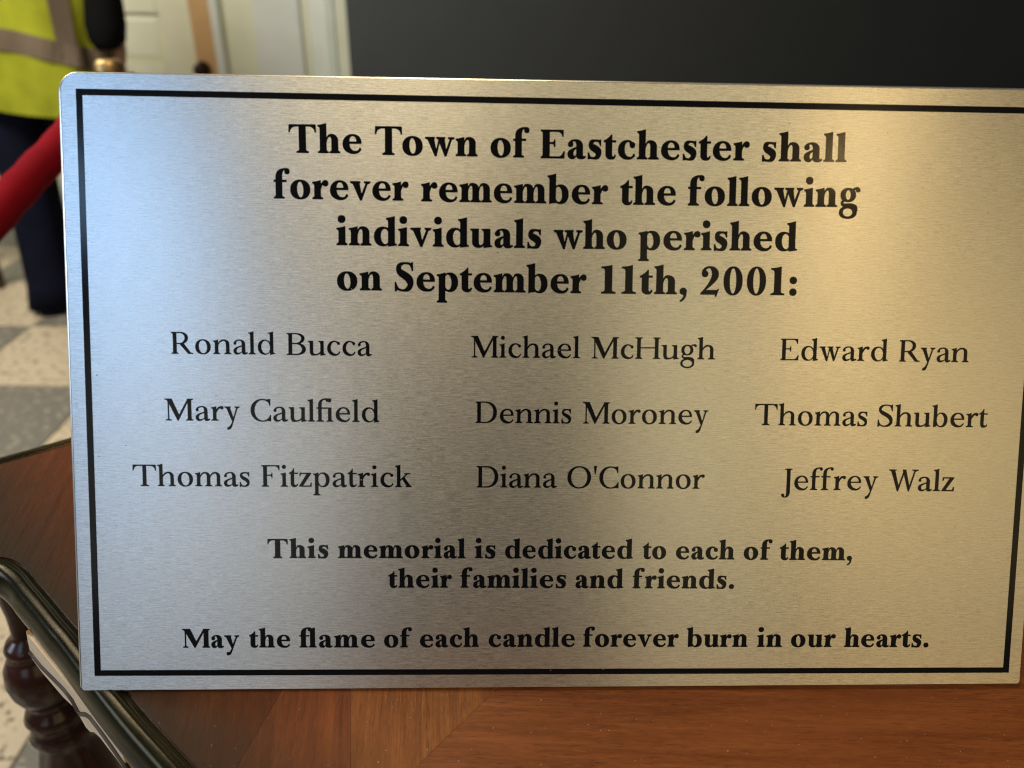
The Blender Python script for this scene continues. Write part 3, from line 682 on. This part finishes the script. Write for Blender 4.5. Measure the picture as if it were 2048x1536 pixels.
def clip(p, a, b):                               # keep the part left of a->b
    s = lambda q: (b[0]-a[0])*(q[1]-a[1])-(b[1]-a[1])*(q[0]-a[0]); r = []
    for i in range(len(p)):
        u, v = p[i], p[(i+1) % len(p)]; su, sv = s(u), s(v)
        if su >= 0: r.append(u)
        if su*sv < 0: t = su/(su-sv); r.append((u[0]+(v[0]-u[0])*t, u[1]+(v[1]-u[1])*t))
    return r
I_ = offs(O, -.0003)
mit = ((.1432, -.0362), (.17, -.0053)); bl = ((.1173, -.0278), (.1135, -.0049)); cl = ((.0772, -.0249), (.0821, -.0048))
g = .00006
def shift(l, d): return tuple((x+d, y) for x, y in l)
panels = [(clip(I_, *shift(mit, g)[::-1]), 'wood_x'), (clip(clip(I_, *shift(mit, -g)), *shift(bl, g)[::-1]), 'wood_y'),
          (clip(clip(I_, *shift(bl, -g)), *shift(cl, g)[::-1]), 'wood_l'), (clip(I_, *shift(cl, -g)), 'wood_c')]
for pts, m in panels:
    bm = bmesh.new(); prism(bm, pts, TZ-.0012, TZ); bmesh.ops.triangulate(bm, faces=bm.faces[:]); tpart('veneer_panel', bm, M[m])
prof = [(0, -.0030), (.0002, -.0012), (.0007, -.0007), (.0012, -.0007), (.0022, -.0005), (.0030, .0003), (.0038, .0009), (.0045, .0011), (.0053, .0010), (.0076, .0005), (.0088, -.0004), (.0099, -.0020), (.0110, -.0046), (.0119, -.0075), (.0125, -.0100), (.0127, -.0120), (.0125, -.0136), (.0115, -.0150), (.0, -.0152)]
bm = bmesh.new(); R_ = [[bm.verts.new((x, y, TZ+z)) for x, y in offs(O, d)] for d, z in prof]
for a, b in zip(R_, R_[1:]):
    for i in range(len(a)): bm.faces.new((a[i], a[(i+1) % len(a)], b[(i+1) % len(a)], b[i]))
tpart('edge_moulding', bm, M['moulding'], True)

def ray_dir(x, y):
    d = Vector((CM @ np.array([x-1024, -(y-768), -F_PX])).tolist()); return d.normalized()
# apron board under the left front edge: a vertical plane through the moulding's outer line
A0 = Vector((-.0534, .047, 0)); A1 = Vector((.0245, -.0204, 0)); ax_ = (A1-A0).normalized(); an = Vector((ax_.y, -ax_.x, 0))
if an.dot(Vector((-1, -1, 0))) < 0: an = -an
def on_apron(x, y):
    d = ray_dir(x, y); s = (A0+an*.0008-CAM).dot(an)/d.dot(an); p = CAM+d*s-A0; return (p.dot(ax_), p.z)
low = [(52, 1262), (56, 1285), (63.6, 1317), (83, 1343.5), (108, 1373), (127, 1395), (147, 1414), (161.5, 1436.5), (171, 1453.6), (180, 1463.4), (188.4, 1464.6), (200.6, 1475.6), (215, 1495), (232.4, 1517), (245, 1534), (258, 1552)]
lo = [on_apron(*q) for q in low]
AM = Matrix.Translation(A0) @ Matrix((( ax_.x, 0, an.x, 0), (ax_.y, 0, an.y, 0), (0, 1, 0, 0), (0, 0, 0, 1)))
top = [(lo[-1][0]+.002, -.0155), (lo[0][0], -.0155)]
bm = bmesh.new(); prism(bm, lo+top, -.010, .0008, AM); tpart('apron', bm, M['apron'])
print('APRON', [(round(a, 4), round(b, 4)) for a, b in lo])
bead = [(62, 1304), (70, 1314), (85.6, 1333.7), (107.7, 1355.7), (129.7, 1377.8), (146.8, 1399.8), (156.6, 1419), (162, 1427), (167, 1427.5), (173, 1428), (183, 1434.5), (195.7, 1451), (210.4, 1470.7), (227.5, 1495), (249.6, 1527), (262, 1545)]
bp = [on_apron(*q) for q in bead]; bm = bmesh.new()
tube(bm, [A0+ax_*a+Vector((0, 0, b))+an*.0010 for a, b in bp], .0011, 8); tpart('bead', bm, M['bead'], True)

LEGP = [(.0165, -.016), (.0175, -.05), (.0125, -.056), (.0085, -.075), (.0072, -.11), (.0080, -.128), (.0095, -.131), (.0135, -.134), (.0155, -.138), (.0155, -.141), (.0130, -.144), (.0165, -.148), (.0205, -.156), (.0222, -.166), (.0212, -.176), (.0178, -.186), (.0140, -.191), (.0150, -.196),
        (.0185, -.200), (.0205, -.205), (.0185, -.210), (.0165, -.2125), (.0190, -.217), (.0215, -.223), (.0195, -.229), (.0190, -.236), (.0225, -.250), (.0270, -.275), (.0300, -.31), (.0300, -.35), (.0265, -.42), (.0215, -.52), (.0180, -.60), (.0170, -.66), (.0240, -.668), (.0255, -.68), (.0215, -.69), (.0160, -.70), (.0200, -.72), (.0260, -.745), (.0240, -.775), (.0160, FLOOR+.001)]
for x, y in ((-.139, .147), (.725, .148), (.16, -.055), (.44, -.055), (.40, .34)):
    bm = bmesh.new(); lathe(bm, [(r, z if z < -.7 or z > -.1 else z+.005) for r, z in LEGP], 36, (x, y, 0)); tpart('leg', bm, M['leg'], True)

# ------------------------------------------------------------------ the plaque
PU = Vector((0, .399235775, .916848295)); PN = Vector((0, -.916848295, .399235775)); PX = Vector((1, 0, 0))
plaque = empty('plaque', (0, 0, 0), label='brushed steel memorial plaque with black border and black serif lettering, standing on the table', cat='plaque')
plaque.matrix_world = Matrix(((1, 0, 0, 0), (0, PU.y, PN.y, 0), (0, PU.z, PN.z, 0), (0, 0, 0, 1)))
def on_plate(x, y):
    d = ray_dir(x, y); s = (-CAM).dot(PN)/d.dot(PN); q = CAM+d*s; return (q.x, q.dot(PU))
def rounded(c, rad):
    """corner points (bl, br, tr, tl) rounded"""
    out = []
    for i in range(4):
        p = Vector(c[i]); a = (Vector(c[i-1])-p).normalized(); b = (Vector(c[(i+1) % 4])-p).normalized(); r = rad[i]
        ce = p+(a+b)*r; t0 = math.atan2(*(p+a*r-ce).yx); t1 = math.atan2(*(p+b*r-ce).yx)
        while t1 < t0-1e-6: t1 += 2*math.pi
        if t1-t0 > math.pi: t1 -= 2*math.pi
        for j in range(13): t = t0+(t1-t0)*j/12; out.append((ce.x+r*math.cos(t), ce.y+r*math.sin(t)))
    return out
def cross(a, b, c, d):
    a, b, c, d = map(Vector, (a, b, c, d)); r = b-a; s = d-c; t = (c-a).cross(s)/r.cross(s); return tuple(a+r*t)
P = on_plate
Lf = (P(163.6, 1372), P(121.8, 190)); Bt = (P(163.6, 1380.8), P(2036, 1367)); Tp = (P(160, 145.5), P(2048, 180.5)); Rt = (P(2038, 1366), P(2047.5, 1262))
bl_, tl_ = cross(*Lf, *Bt), cross(*Lf, *Tp); br_ = P(2038.5, 1367); tr_ = (bl_[0]+(br_[0]-bl_[0])+.0002, 0); tr_ = (br_[0]+.0002, cross(*Tp, (br_[0], 0), (br_[0], 1))[1])
FACE = rounded([bl_, br_, tr_, tl_], [.0012, .0012, .0075, .0066])
sl = [(bl_[0]-.0013, bl_[1]+.0001), (br_[0]+.0003, br_[1]+.0001), (tr_[0]+.0004, tr_[1]+.0012), (tl_[0]-.0016, tl_[1]+.0009)]
SLAB = rounded(sl, [.0016, .0014, .0082, .0082])
def dented(p):                                   # the sheared lower edge is a little uneven
    out = []
    for i in range(len(p)):
        a, c = p[i-1], p[i]
        if abs(a[1]-c[1]) < .002 and abs(a[0]-c[0]) > .2 and c[1] < .05:
            for j in range(1, 60):
                t = j/60; x = a[0]+(c[0]-a[0])*t; out.append((x, a[1]+(c[1]-a[1])*t-.00022-.00018*math.sin(x*61)*math.sin(x*23+1)-.00006*math.sin(x*311)))
        out.append(c)
    return out
SLAB = dented(SLAB)
def ring_mesh(name, pts_list, mat, smooth=True):
    bm = bmesh.new(); R = [[bm.verts.new((x, y, z)) for x, y in p] for p, z in pts_list]; n = len(R[0])
    for a, b in zip(R, R[1:]):
        for i in range(n): bm.faces.new((a[i], a[(i+1) % n], b[(i+1) % n], b[i]))
    bm.faces.new(R[0][::-1]); bm.faces.new(R[-1]); return from_bm(name, bm, mat, plaque, False)
def inset(p, d): return offs(p, -d) if sum(p[i][0]*p[(i+1) % len(p)][1]-p[(i+1) % len(p)][0]*p[i][1] for i in range(len(p))) > 0 else offs(p, d)
ring_mesh('backing_plate', [(inset(SLAB, .0003), -.0022), (SLAB, -.0019), (SLAB, -.0015), (inset(SLAB, .00012), -.0010), (inset(SLAB, .0004), -.0006), (inset(SLAB, .0008), -.00033), (inset(SLAB, .0012), -.00022), (inset(SLAB, .0016), -.0002)], M['rim'])
SEAM = [(x-.00020, y+.00014) for x, y in FACE]; ring_mesh('seam', [(SEAM, -.0003), (SEAM, -.00010), (inset(SEAM, .0004), -.00008)], M['bead'])
ring_mesh('face_sheet', [(FACE, -.00030), (FACE, -.00006), (inset(FACE, .00006), 0)], M['steel'])
# painted border line
zi = .00005
bo = [P(189.3, 1351.9), P(2017.3, 1345.3), P(2103.5, 215.6), P(151.4, 177.2)]; bi = [P(201.8, 1340.4), P(2006.3, 1334.7), P(2090.5, 228.2), P(164.8, 190.2)]
bo[2] = (bo[1][0]+.0001, bo[2][1]); bi[2] = (bi[1][0]+.0001, bi[2][1])
bm = bmesh.new(); va = [bm.verts.new((x, y, zi)) for x, y in bo]; vb = [bm.verts.new((x, y, zi)) for x, y in bi]
for i in range(4): bm.faces.new((va[i], va[(i+1) % 4], vb[(i+1) % 4], vb[i]))
from_bm('border_line', bm, M['ink'], plaque)

# lettering: word, weight, left x, right x, baseline y left and right (photograph pixels), capital height in pixels
LINES = [
 [('The', 1, 577.6, 723.5, 305.2, 306.4), ('Town', 1, 749.6, 955.5, 309.0, 312.4), ('of', 1, 981, 1058.7, 313.8, 314.8), ('Eastchester', 1, 1081, 1498.6, 316.0, 320.8), ('shall', 1, 1523.5, 1692.8, 321.8, 323.6), 56.2],
 [('forever', 1, 547.5, 817.3, 396.4, 401.0), ('remember', 1, 841.9, 1215.8, 402.2, 408.3), ('the', 1, 1239.9, 1351.2, 408.7, 410.0), ('following', 1, 1375.2, 1719.6, 410.6, 414.0), 56.0],
 [('individuals', 1, 672.7, 1082.4, 489.6, 496.0), ('who', 1, 1107, 1253, 496.6, 498.0), ('perished', 1, 1276.4, 1594, 499.0, 501.4), 55.6],
 [('on', 1, 674.2, 764, 580.0, 580.4), ('September', 1, 789.4, 1172.6, 581.0, 586.2), ('11th,', 1, 1201.6, 1373.7, 586.6, 588.2), ('2001:', 1, 1400.4, 1592.8, 588.6, 590.2), 55.2],
 [('Ronald', 0, 342.6, 550.9, 707.3, 708.6), ('Bucca', 0, 573.4, 744, 709.6, 711.4), 43.4],
 [('Michael', 0, 942, 1159.8, 714.6, 716.0), ('McHugh', 0, 1182, 1430, 716.7, 718.6), 42.6],
 [('Edward', 0, 1559.8, 1775.4, 720.2, 722.0), ('Ryan', 0, 1797.4, 1937, 723.0, 724.2), 42.6],
 [('Mary', 0, 330.1, 480, 840.6, 841.4), ('Caulfield', 0, 501.5, 759, 842.0, 844.0), 43.2],
 [('Dennis', 0, 950.7, 1142.2, 845.6, 846.4), ('Moroney', 0, 1164.8, 1416, 846.8, 848.4), 42.4],
 [('Thomas', 0, 1508.5, 1733.9, 850.0, 851.6), ('Shubert', 0, 1754.6, 1974, 852.2, 854.4), 42.2],
 [('Thomas', 0, 266.1, 499.6, 971.8, 972.6), ('Fitzpatrick', 0, 523, 823.6, 972.9, 974.0), 42.4],
 [('Diana', 0, 953.2, 1113.8, 974.5, 975.0), ("O'Connor", 0, 1134.3, 1408.6, 975.6, 977.4), 42.2],
 [('Jeffrey', 0, 1562.5, 1754.8, 979.6, 980.2), ('Walz', 0, 1775.4, 1907.6, 981.2, 982.2), 42.2],
 [('This', 1, 535.2, 656.8, 1115.7, 1115.7), ('memorial', 1, 676.2, 931, 1115.7, 1115.8), ('is', 1, 949.2, 990.9, 1115.9, 1115.9), ('dedicated', 1, 1009.9, 1265.9, 1116.2, 1117.0), ('to', 1, 1285, 1331.8, 1117.5, 1117.7), ('each', 1, 1351.5, 1468.7, 1118.0, 1118.6), ('of', 1, 1486.8, 1543.4, 1118.9, 1119.2), ('them,', 1, 1558.6, 1703.6, 1119.4, 1120.2), 37.6],
 [('their', 1, 776.7, 903.8, 1174.9, 1174.9), ('families', 1, 920.8, 1131.7, 1174.9, 1175.3), ('and', 1, 1150.8, 1246.6, 1175.5, 1175.9), ('friends.', 1, 1265, 1467.8, 1176.0, 1176.8), 37.4],
 [('May', 1, 365.2, 478.9, 1295.1, 1294.9), ('the', 1, 498.6, 580.6, 1294.6, 1294.5), ('flame', 1, 599, 749.9, 1294.5, 1294.4), ('of', 1, 768.1, 823.8, 1294.3, 1294.2), ('each', 1, 839.9, 958, 1294.1, 1293.2), ('candle', 1, 977, 1149.3, 1293.2, 1293.0), ('forever', 1, 1166.2, 1356.7, 1293.0, 1293.0), ('burn', 1, 1372.4, 1495.2, 1293.2, 1293.4), ('in', 1, 1513.5, 1563.6, 1293.4, 1293.4), ('our', 1, 1581.4, 1670.5, 1293.5, 1293.6), ('hearts.', 1, 1687.6, 1856.6, 1293.6, 1293.7), 37.0],
]
for line in LINES:
    cap_px = line[-1]; cu = D.curves.new('lettering', 'CURVE'); cu.dimensions = '2D'; cu.fill_mode = 'BOTH'
    for txt, bold, xl, xr, yl, yr in line[:-1]:
        a, b = P(xl, yl), P(xr, yr); mx, my = (xl+xr)/2, (yl+yr)/2
        k = (P(mx, my-cap_px)[1]-P(mx, my)[1])/CAP; gl, width = word(txt, bold)
        sx = math.hypot(b[0]-a[0], b[1]-a[1])/width; ang = math.atan2(b[1]-a[1], b[0]-a[0]); n = len(gl)
        ratio = sx/k
        ls = 0.0
        if n > 1:                                  # a third of the misfit goes into the letters, the rest between them
            q = 1+(ratio-1)*.6; ls = (width*ratio-width*q)/(n-1)
        else: q = ratio
        if LOG: print('WORD', txt, bold, round(ratio, 3), 'gap', round(ls, 1))
        ca, sa = math.cos(ang), math.sin(ang)
        for gi, (dx, loops) in enumerate(gl):
            for lp in loops:
                sp = cu.splines.new('POLY'); sp.points.add(len(lp)-1); sp.use_cyclic_u = True
                for pi, (x, y) in enumerate(lp):
                    X = ((dx+x)*q+ls*gi)*k; Y = y*k
                    sp.points[pi].co = (a[0]+X*ca-Y*sa, a[1]+X*sa+Y*ca, 0, 1)
    tmp = D.objects.new('tmp', cu); COL.objects.link(tmp); dg = bpy.context.evaluated_depsgraph_get()
    me = D.meshes.new_from_object(tmp.evaluated_get(dg)); D.objects.remove(tmp); D.curves.remove(cu); me.name = 'lettering'
    for v in me.vertices: v.co.z = zi
    me.materials.clear(); link('lettering', me, M['ink'], plaque)

# dust and fine scratches on the metal and on the table top
def specks(n, place, size):
    bm = bmesh.new()
    for _ in range(n):
        p, u, v = place(); k_ = size*random.uniform(.5, 1.3); a = random.uniform(0, 3.14); st = random.choice((1, 1, 1, 3.5, 6))
        q = [p+(u*math.cos(a+t)*st**.5*(1 if abs(t-0) < .1 or abs(t-math.pi) < .1 else 1/st)+v*math.sin(a+t)*(1/st**.3))*k_ for t in (0, math.pi/2, math.pi, 3*math.pi/2)]
        w_ = u.cross(v)*k_*.4; top_ = bm.verts.new(p+w_); vs = [bm.verts.new(x) for x in q]
        for j in range(4): bm.faces.new((vs[j], vs[(j+1) % 4], top_))
    return bm
DUST = Mat('dust', (.62, .56, .46), .7).m; GREY = Mat('scratch', (.30, .28, .25), .4).m
lx, ly = Vector((1, 0, 0)), Vector((0, 1, 0))
from_bm('dust', specks(110, lambda: (Vector((random.uniform(.01, .395), .008+.235*random.random()**1.7, .00003)), lx, ly), .00020), DUST, plaque, kind='stuff')
from_bm('scratches', specks(34, lambda: (Vector((random.uniform(.01, .395), random.uniform(.01, .24), .00003)), lx, ly), .00032), GREY, plaque, kind='stuff')
tpart('dust', specks(170, lambda: (Vector((random.uniform(.03, .42), random.uniform(-.085, -.004), TZ)), lx, ly), .00019), DUST, kind='stuff')

# ------------------------------------------------------------------ rope barrier
post = empty('stanchion', (-.292, .76, FLOOR), label='brass stanchion post behind the top left corner of the plaque', cat='stanchion')
bm = bmesh.new(); lathe(bm, [(.16, .001), (.16, .012), (.13, .025), (.05, .045), (.020, .06), (.0145, .07), (.0145, .90), (.0175, .905), (.0175, .935), (.0145, .94), (.0145, .955), (.0160, .96), (.0160, .970), (.012, .9755), (.004, .976)], 40)
from_bm('pole', bm, M['brass'], post, True)
bm = bmesh.new(); box(bm, (.0155, -.008, .947), (.030, .008, .962), .003); from_bm('collar_hook', bm, M['brass'], post)
bm = bmesh.new(); box(bm, (-.030, -.008, .925), (-.0155, .008, .955), .003); from_bm('collar_hook', bm, M['brass'], post)
rope = empty('barrier_rope', (-.32, .65, .08), label='thick red velvet barrier rope hanging left of the plaque', cat='rope')
path = []
def at(x, y, dep): return CAM+Vector((CM @ np.array([(x-1024)/F_PX, -(y-768)/F_PX, -1.0])*dep).tolist())
pts = [at(214, 178, .925), at(160, 242, .885), at(118, 294, .85), at(60, 354, .81), at(0, 420, .77), at(-70, 500, .72), at(-160, 600, .67), at(-300, 720, .62), at(-520, 840, .58), at(-800, 900, .56), at(-1100, 860, .56)]
for i in range(len(pts)-1):
    a, b = pts[i], pts[i+1]; p0 = pts[max(0, i-1)]; p3 = pts[min(len(pts)-1, i+2)]
    for j in range(5):
        t = j/5; path.append(.5*((2*a)+(b-p0)*t+(2*p0-5*a+4*b-p3)*t*t+(3*a-p0-3*b+p3)*t**3))
path.append(pts[-1])
bm = bmesh.new(); tube(bm, path[5:], [.0185+.0007*math.sin(i*1.7) for i in range(len(path)-5)], 24); o = from_bm('rope', bm, M['velvet'], rope, True); o.matrix_parent_inverse = Matrix.Translation((.32, -.65, -.08))
bm = bmesh.new(); tube(bm, path[0:6], [.010, .018, .0215, .0220, .0220, .0205], 24); o = from_bm('end_cap', bm, M['brass'], rope, True); o.matrix_parent_inverse = Matrix.Translation((.32, -.65, -.08))

# ------------------------------------------------------------------ the person in the vest
PXc, PYc = -1.245, 2.30
person = empty('person', (PXc, PYc, FLOOR), label='person in a lime reflective vest, dark jeans and black sleeves standing at the door', cat='person')
PI_ = Matrix.Translation((-PXc, -PYc, -FLOOR))
def ppart(name, bm, mat, smooth=True, sub=0, **k):
    o = from_bm(name, bm, mat, person, smooth, **k); o.matrix_parent_inverse = PI_
    if sub: m = o.modifiers.new('s', 'SUBSURF'); m.levels = m.render_levels = sub
    return o
Z = lambda z: FLOOR+z
def flip(o):                                     # the person faces the door, away from the table
    for v in o.data.vertices: v.co.y = 2*PYc-v.co.y
    o.data.flip_normals()
def bodychain(parts):
    """one continuous skin grown round a skeleton of connected joints"""
    V = []; E = []; R = []; idx = {}
    for name, par, co, r in parts:
        idx[name] = len(V); V.append(co); R.append(r)
        if par: E.append((idx[par], idx[name]))
    me = D.meshes.new('body'); me.from_pydata(V, E, []); o = D.objects.new('body', me); COL.objects.link(o)
    o.modifiers.new('skin', 'SKIN'); s = o.modifiers.new('sub', 'SUBSURF'); s.levels = s.render_levels = 2
    for i, r in enumerate(R): me.skin_vertices[0].data[i].radius = r
    me.skin_vertices[0].data[0].use_root = True
    dg = bpy.context.evaluated_depsgraph_get(); m2 = D.meshes.new_from_object(o.evaluated_get(dg)); D.objects.remove(o); m2.name = 'body'
    m2.polygons.foreach_set('use_smooth', [True]*len(m2.polygons)); return m2
X, Y = PXc, PYc
sk = [('pelvis', None, (X, Y, Z(.95)), (.14, .10)), ('belly', 'pelvis', (X, Y, Z(1.10)), (.135, .10)), ('chest', 'belly', (X, Y-.005, Z(1.30)), (.15, .11)), ('neckb', 'chest', (X, Y, Z(1.46)), (.075, .065)),
      ('neck', 'neckb', (X, Y-.01, Z(1.52)), (.055, .055)), ('jaw', 'neck', (X, Y-.03, Z(1.58)), (.062, .075)), ('head', 'jaw', (X, Y-.02, Z(1.66)), (.078, .095)), ('crown', 'head', (X, Y-.01, Z(1.73)), (.062, .075))]
for sgn, n in ((1, 'r'), (-1, 'l')):
    hx = X+sgn*.235
    sk += [('sh'+n, 'chest', (X+sgn*.17, Y, Z(1.40)), (.06, .06)), ('el'+n, 'sh'+n, (X+sgn*.235, Y+.02, Z(1.13)), (.043, .043)), ('fo'+n, 'el'+n, (X+sgn*.245, Y-.01, Z(1.0)), (.036, .036)), ('wr'+n, 'fo'+n, (X+sgn*.245, Y-.03, Z(.89)), (.026, .030)), ('pa'+n, 'wr'+n, (X+sgn*.243, Y-.035, Z(.83)), (.018, .040)),
           ('hp'+n, 'pelvis', (X+sgn*.09, Y, Z(.88)), (.085, .09)), ('kn'+n, 'hp'+n, (X+sgn*.112, Y-.005, Z(.48)), (.055, .06)), ('an'+n, 'kn'+n, (X+sgn*.133, Y+.01, Z(.09)), (.034, .040)), ('to'+n, 'an'+n, (X+sgn*.135, Y-.12, Z(.04)), (.036, .028))]
    for q, (dy, ln) in enumerate(((-.030, .068), (-.011, .078), (.010, .074), (.029, .060))):
        a = (hx+.006, Y-.035+dy, Z(.795)); sk += [('f%d' % q+n, 'pa'+n, a, (.009, .009)), ('g%d' % q+n, 'f%d' % q+n, (hx, a[1]-.004, Z(.795-ln*.5)), (.0085, .0085)), ('h%d' % q+n, 'g%d' % q+n, (hx-sgn*.012, a[1]-.008, Z(.795-ln)), (.007, .007))]
    sk += [('t1'+n, 'pa'+n, (hx-sgn*.005, Y-.078, Z(.845)), (.011, .011)), ('t2'+n, 't1'+n, (hx-sgn*.012, Y-.092, Z(.80)), (.009, .009))]
bme = bodychain(sk); o = link('body', bme, M['skin'], person); o.matrix_parent_inverse = PI_; flip(o)
bm = bmesh.new(); loft(bm, [((X, Y+.012, Z(1.60)), .070, .078, 2), ((X, Y+.012, Z(1.66)), .088, .098, 2), ((X, Y+.005, Z(1.72)), .086, .098, 2), ((X, Y, Z(1.76)), .068, .078, 2), ((X, Y, Z(1.785)), .03, .035, 2)])
for v in bm.verts:
    if v.co.y < Y-.05 and v.co.z < Z(1.71): v.co.y = Y-.05
flip(ppart('hair', bm, M['hair']))
EYE = Mat('eye_white', (.7, .68, .65), .3).m
for sgn in (1, -1):
    bm = bmesh.new(); e = bmesh.ops.create_uvsphere(bm, u_segments=12, v_segments=8, radius=.012)
    for v in e['verts']: v.co = Vector((X+sgn*.032, Y-.112, Z(1.665)))+v.co
    flip(ppart('eye', bm, EYE))
bm = bmesh.new(); loft(bm, [((X, Y-.118, Z(1.605)), .018, .010, 2), ((X, Y-.128, Z(1.62)), .017, .016, 2), ((X, Y-.118, Z(1.65)), .010, .010, 2), ((X, Y-.108, Z(1.67)), .008, .008, 2)]); flip(ppart('nose', bm, M['skin']))
# vest: flares at the hem, with folds and a hem that dips to the right
bm = bmesh.new(); rings = [(.655, .235, .155), (.69, .232, .155), (.74, .225, .152), (.84, .232, .150), (.94, .228, .145), (1.04, .224, .140), (1.16, .215, .135), (1.28, .205, .135), (1.38, .195, .125), (1.45, .12, .09), (1.475, .085, .08)]
seg = 56; R_ = []
for z, rx, ry in rings:
    ring = []
    for i in range(seg):
        a = 2*math.pi*i/seg; f = (1+.045*math.sin(a*7+z*9)+.03*math.sin(a*13-z*17)) if z < 1.3 else 1; zz = z
        if z < .8: zz = z+.07*(.5-.5*math.cos(a))*(.8-z)/.15
        ring.append(bm.verts.new((X+rx*f*math.copysign(abs(math.cos(a))**.8, math.cos(a)), Y+ry*f*math.sin(a), Z(zz))))
    R_.append(ring)
for a, b in zip(R_, R_[1:]):
    for i in range(seg): bm.faces.new((a[i], a[(i+1) % seg], b[(i+1) % seg], b[i]))
vest = ppart('vest', bm, M['vest'], sub=1)
def band(path, half, name='reflective_tape'):
    """a strip laid 3 mm off the vest: path of (angle, height)"""
    bm = bmesh.new(); rows = []
    for ang, z in path:
        q = []
        for dz in (-half, half):
            zz = z+dz; rs = rings
            for (z0, a0, b0), (z1, a1, b1) in zip(rs, rs[1:]):
                if z0 <= zz <= z1 or (z0, a0, b0) == rs[-2]:
                    t = min(1, max(0, (zz-z0)/(z1-z0))); rx, ry = a0+(a1-a0)*t, b0+(b1-b0)*t; break
            f = 1+.045*math.sin(ang*7+zz*9)+.03*math.sin(ang*13-zz*17)
            q.append(bm.verts.new((X+(rx*f+.005)*math.copysign(abs(math.cos(ang))**.8, math.cos(ang)), Y+(ry*f+.005)*math.sin(ang), Z(zz))))
        rows.append(q)
    for a, b in zip(rows, rows[1:]): bm.faces.new((a[0], b[0], b[1], a[1]))
    o = ppart(name, bm, M['tape'], False); m = o.modifiers.new('t', 'SOLIDIFY'); m.thickness = .002; return o
band([(2*math.pi*i/72, .893-.062*math.cos(2*math.pi*i/72)) for i in range(73)], .030)
def vband(x0, x1):
    bm = bmesh.new(); rows = []
    for j in range(26):
        zz = .845+j*.02; q = []
        for xo in (x0, x1):
            for (z0, a0, b0), (z1, a1, b1) in zip(rings, rings[1:]):
                if z0 <= zz <= z1: t = (zz-z0)/(z1-z0); rx, ry = a0+(a1-a0)*t, b0+(b1-b0)*t; break
            ca = max(-.97, min(.97, xo/rx)); ang = -math.acos(math.copysign(abs(ca)**1.25, ca))
            f = (1+.045*math.sin(ang*7+zz*9)+.03*math.sin(ang*13-zz*17)) if zz < 1.3 else 1
            q.append(bm.verts.new((X+xo, Y+(ry*f+.008)*math.sin(ang), Z(zz))))
        rows.append(q)
    for a, b in zip(rows, rows[1:]): bm.faces.new((a[0], b[0], b[1], a[1]))
    o = ppart('shoulder_tape', bm, M['tape'], False); m = o.modifiers.new('t', 'SOLIDIFY'); m.thickness = .002
vband(.150, .190); vband(-.190, -.150)
for sgn in (1, -1):
    bm = bmesh.new()
    loft(bm, [((X+sgn*.245, Y-.028, Z(.862)), .030, .034, 2), ((X+sgn*.247, Y-.02, Z(.885)), .052, .052, 2), ((X+sgn*.247, Y-.015, Z(.93)), .060, .058, 2), ((X+sgn*.246, Y, Z(1.0)), .058, .056, 2), ((X+sgn*.24, Y+.015, Z(1.12)), .062, .060, 2), ((X+sgn*.215, Y+.01, Z(1.27)), .072, .068, 2), ((X+sgn*.185, Y, Z(1.39)), .080, .072, 2), ((X+sgn*.15, Y, Z(1.45)), .05, .05, 2)])
    ppart('sleeve', bm, M['sleeve'])
bm = bmesh.new()
loft(bm, [((X, Y, Z(.74)), .175, .125, 2.4), ((X, Y, Z(.86)), .178, .128, 2.3), ((X, Y, Z(1.0)), .160, .118, 2.2)])
for sgn in (1, -1): loft(bm, [((X+sgn*.135-.0, Y+.01, Z(.022)), .090, .110, 2.2), ((X+sgn*.132-.0, Y+.01, Z(.10)), .088, .100, 2.2), ((X+sgn*.120-.0, Y, Z(.30)), .080, .086, 2.1), ((X+sgn*.112-.0, Y-.005, Z(.48)), .084, .088, 2.1), ((X+sgn*.098, Y, Z(.66)), .090, .096, 2.2), ((X+sgn*.088, Y, Z(.82)), .092, .115, 2.2)])
for v in bm.verts: v.co.x += .006*math.sin(v.co.z*34+v.co.y*20)
ppart('jeans', bm, M['jeans'])
for sgn in (1, -1):
    bm = bmesh.new(); loft(bm, [((X+sgn*.135, Y-.055, Z(.001)), .052, .145, 2.6), ((X+sgn*.135, Y-.055, Z(.02)), .054, .147, 2.6), ((X+sgn*.135, Y-.05, Z(.045)), .050, .135, 2.4), ((X+sgn*.135, Y-.01, Z(.075)), .045, .09, 2.2), ((X+sgn*.135, Y+.02, Z(.10)), .042, .055, 2.1)])
    flip(ppart('shoe', bm, M['shoe']))

# ------------------------------------------------------------------ stool behind the person
stool = empty('stool', (-1.66, 2.62, FLOOR), label='low stool with dark brown padded seat left of the person', cat='stool')
SI = Matrix.Translation((1.66, -2.62, -FLOOR))
bm = bmesh.new(); box(bm, (-1.95, 2.42, -.245), (-1.40, 2.82, -.13), .03); o = from_bm('seat', bm, M['chair'], stool, True); o.matrix_parent_inverse = SI
for x in (-1.90, -1.70):
    for y in (2.48, 2.76):
        bm = bmesh.new(); box(bm, (x-.018, y-.018, FLOOR+.001), (x+.018, y+.018, -.243), .003); o = from_bm('leg', bm, M['leg'], stool); o.matrix_parent_inverse = SI
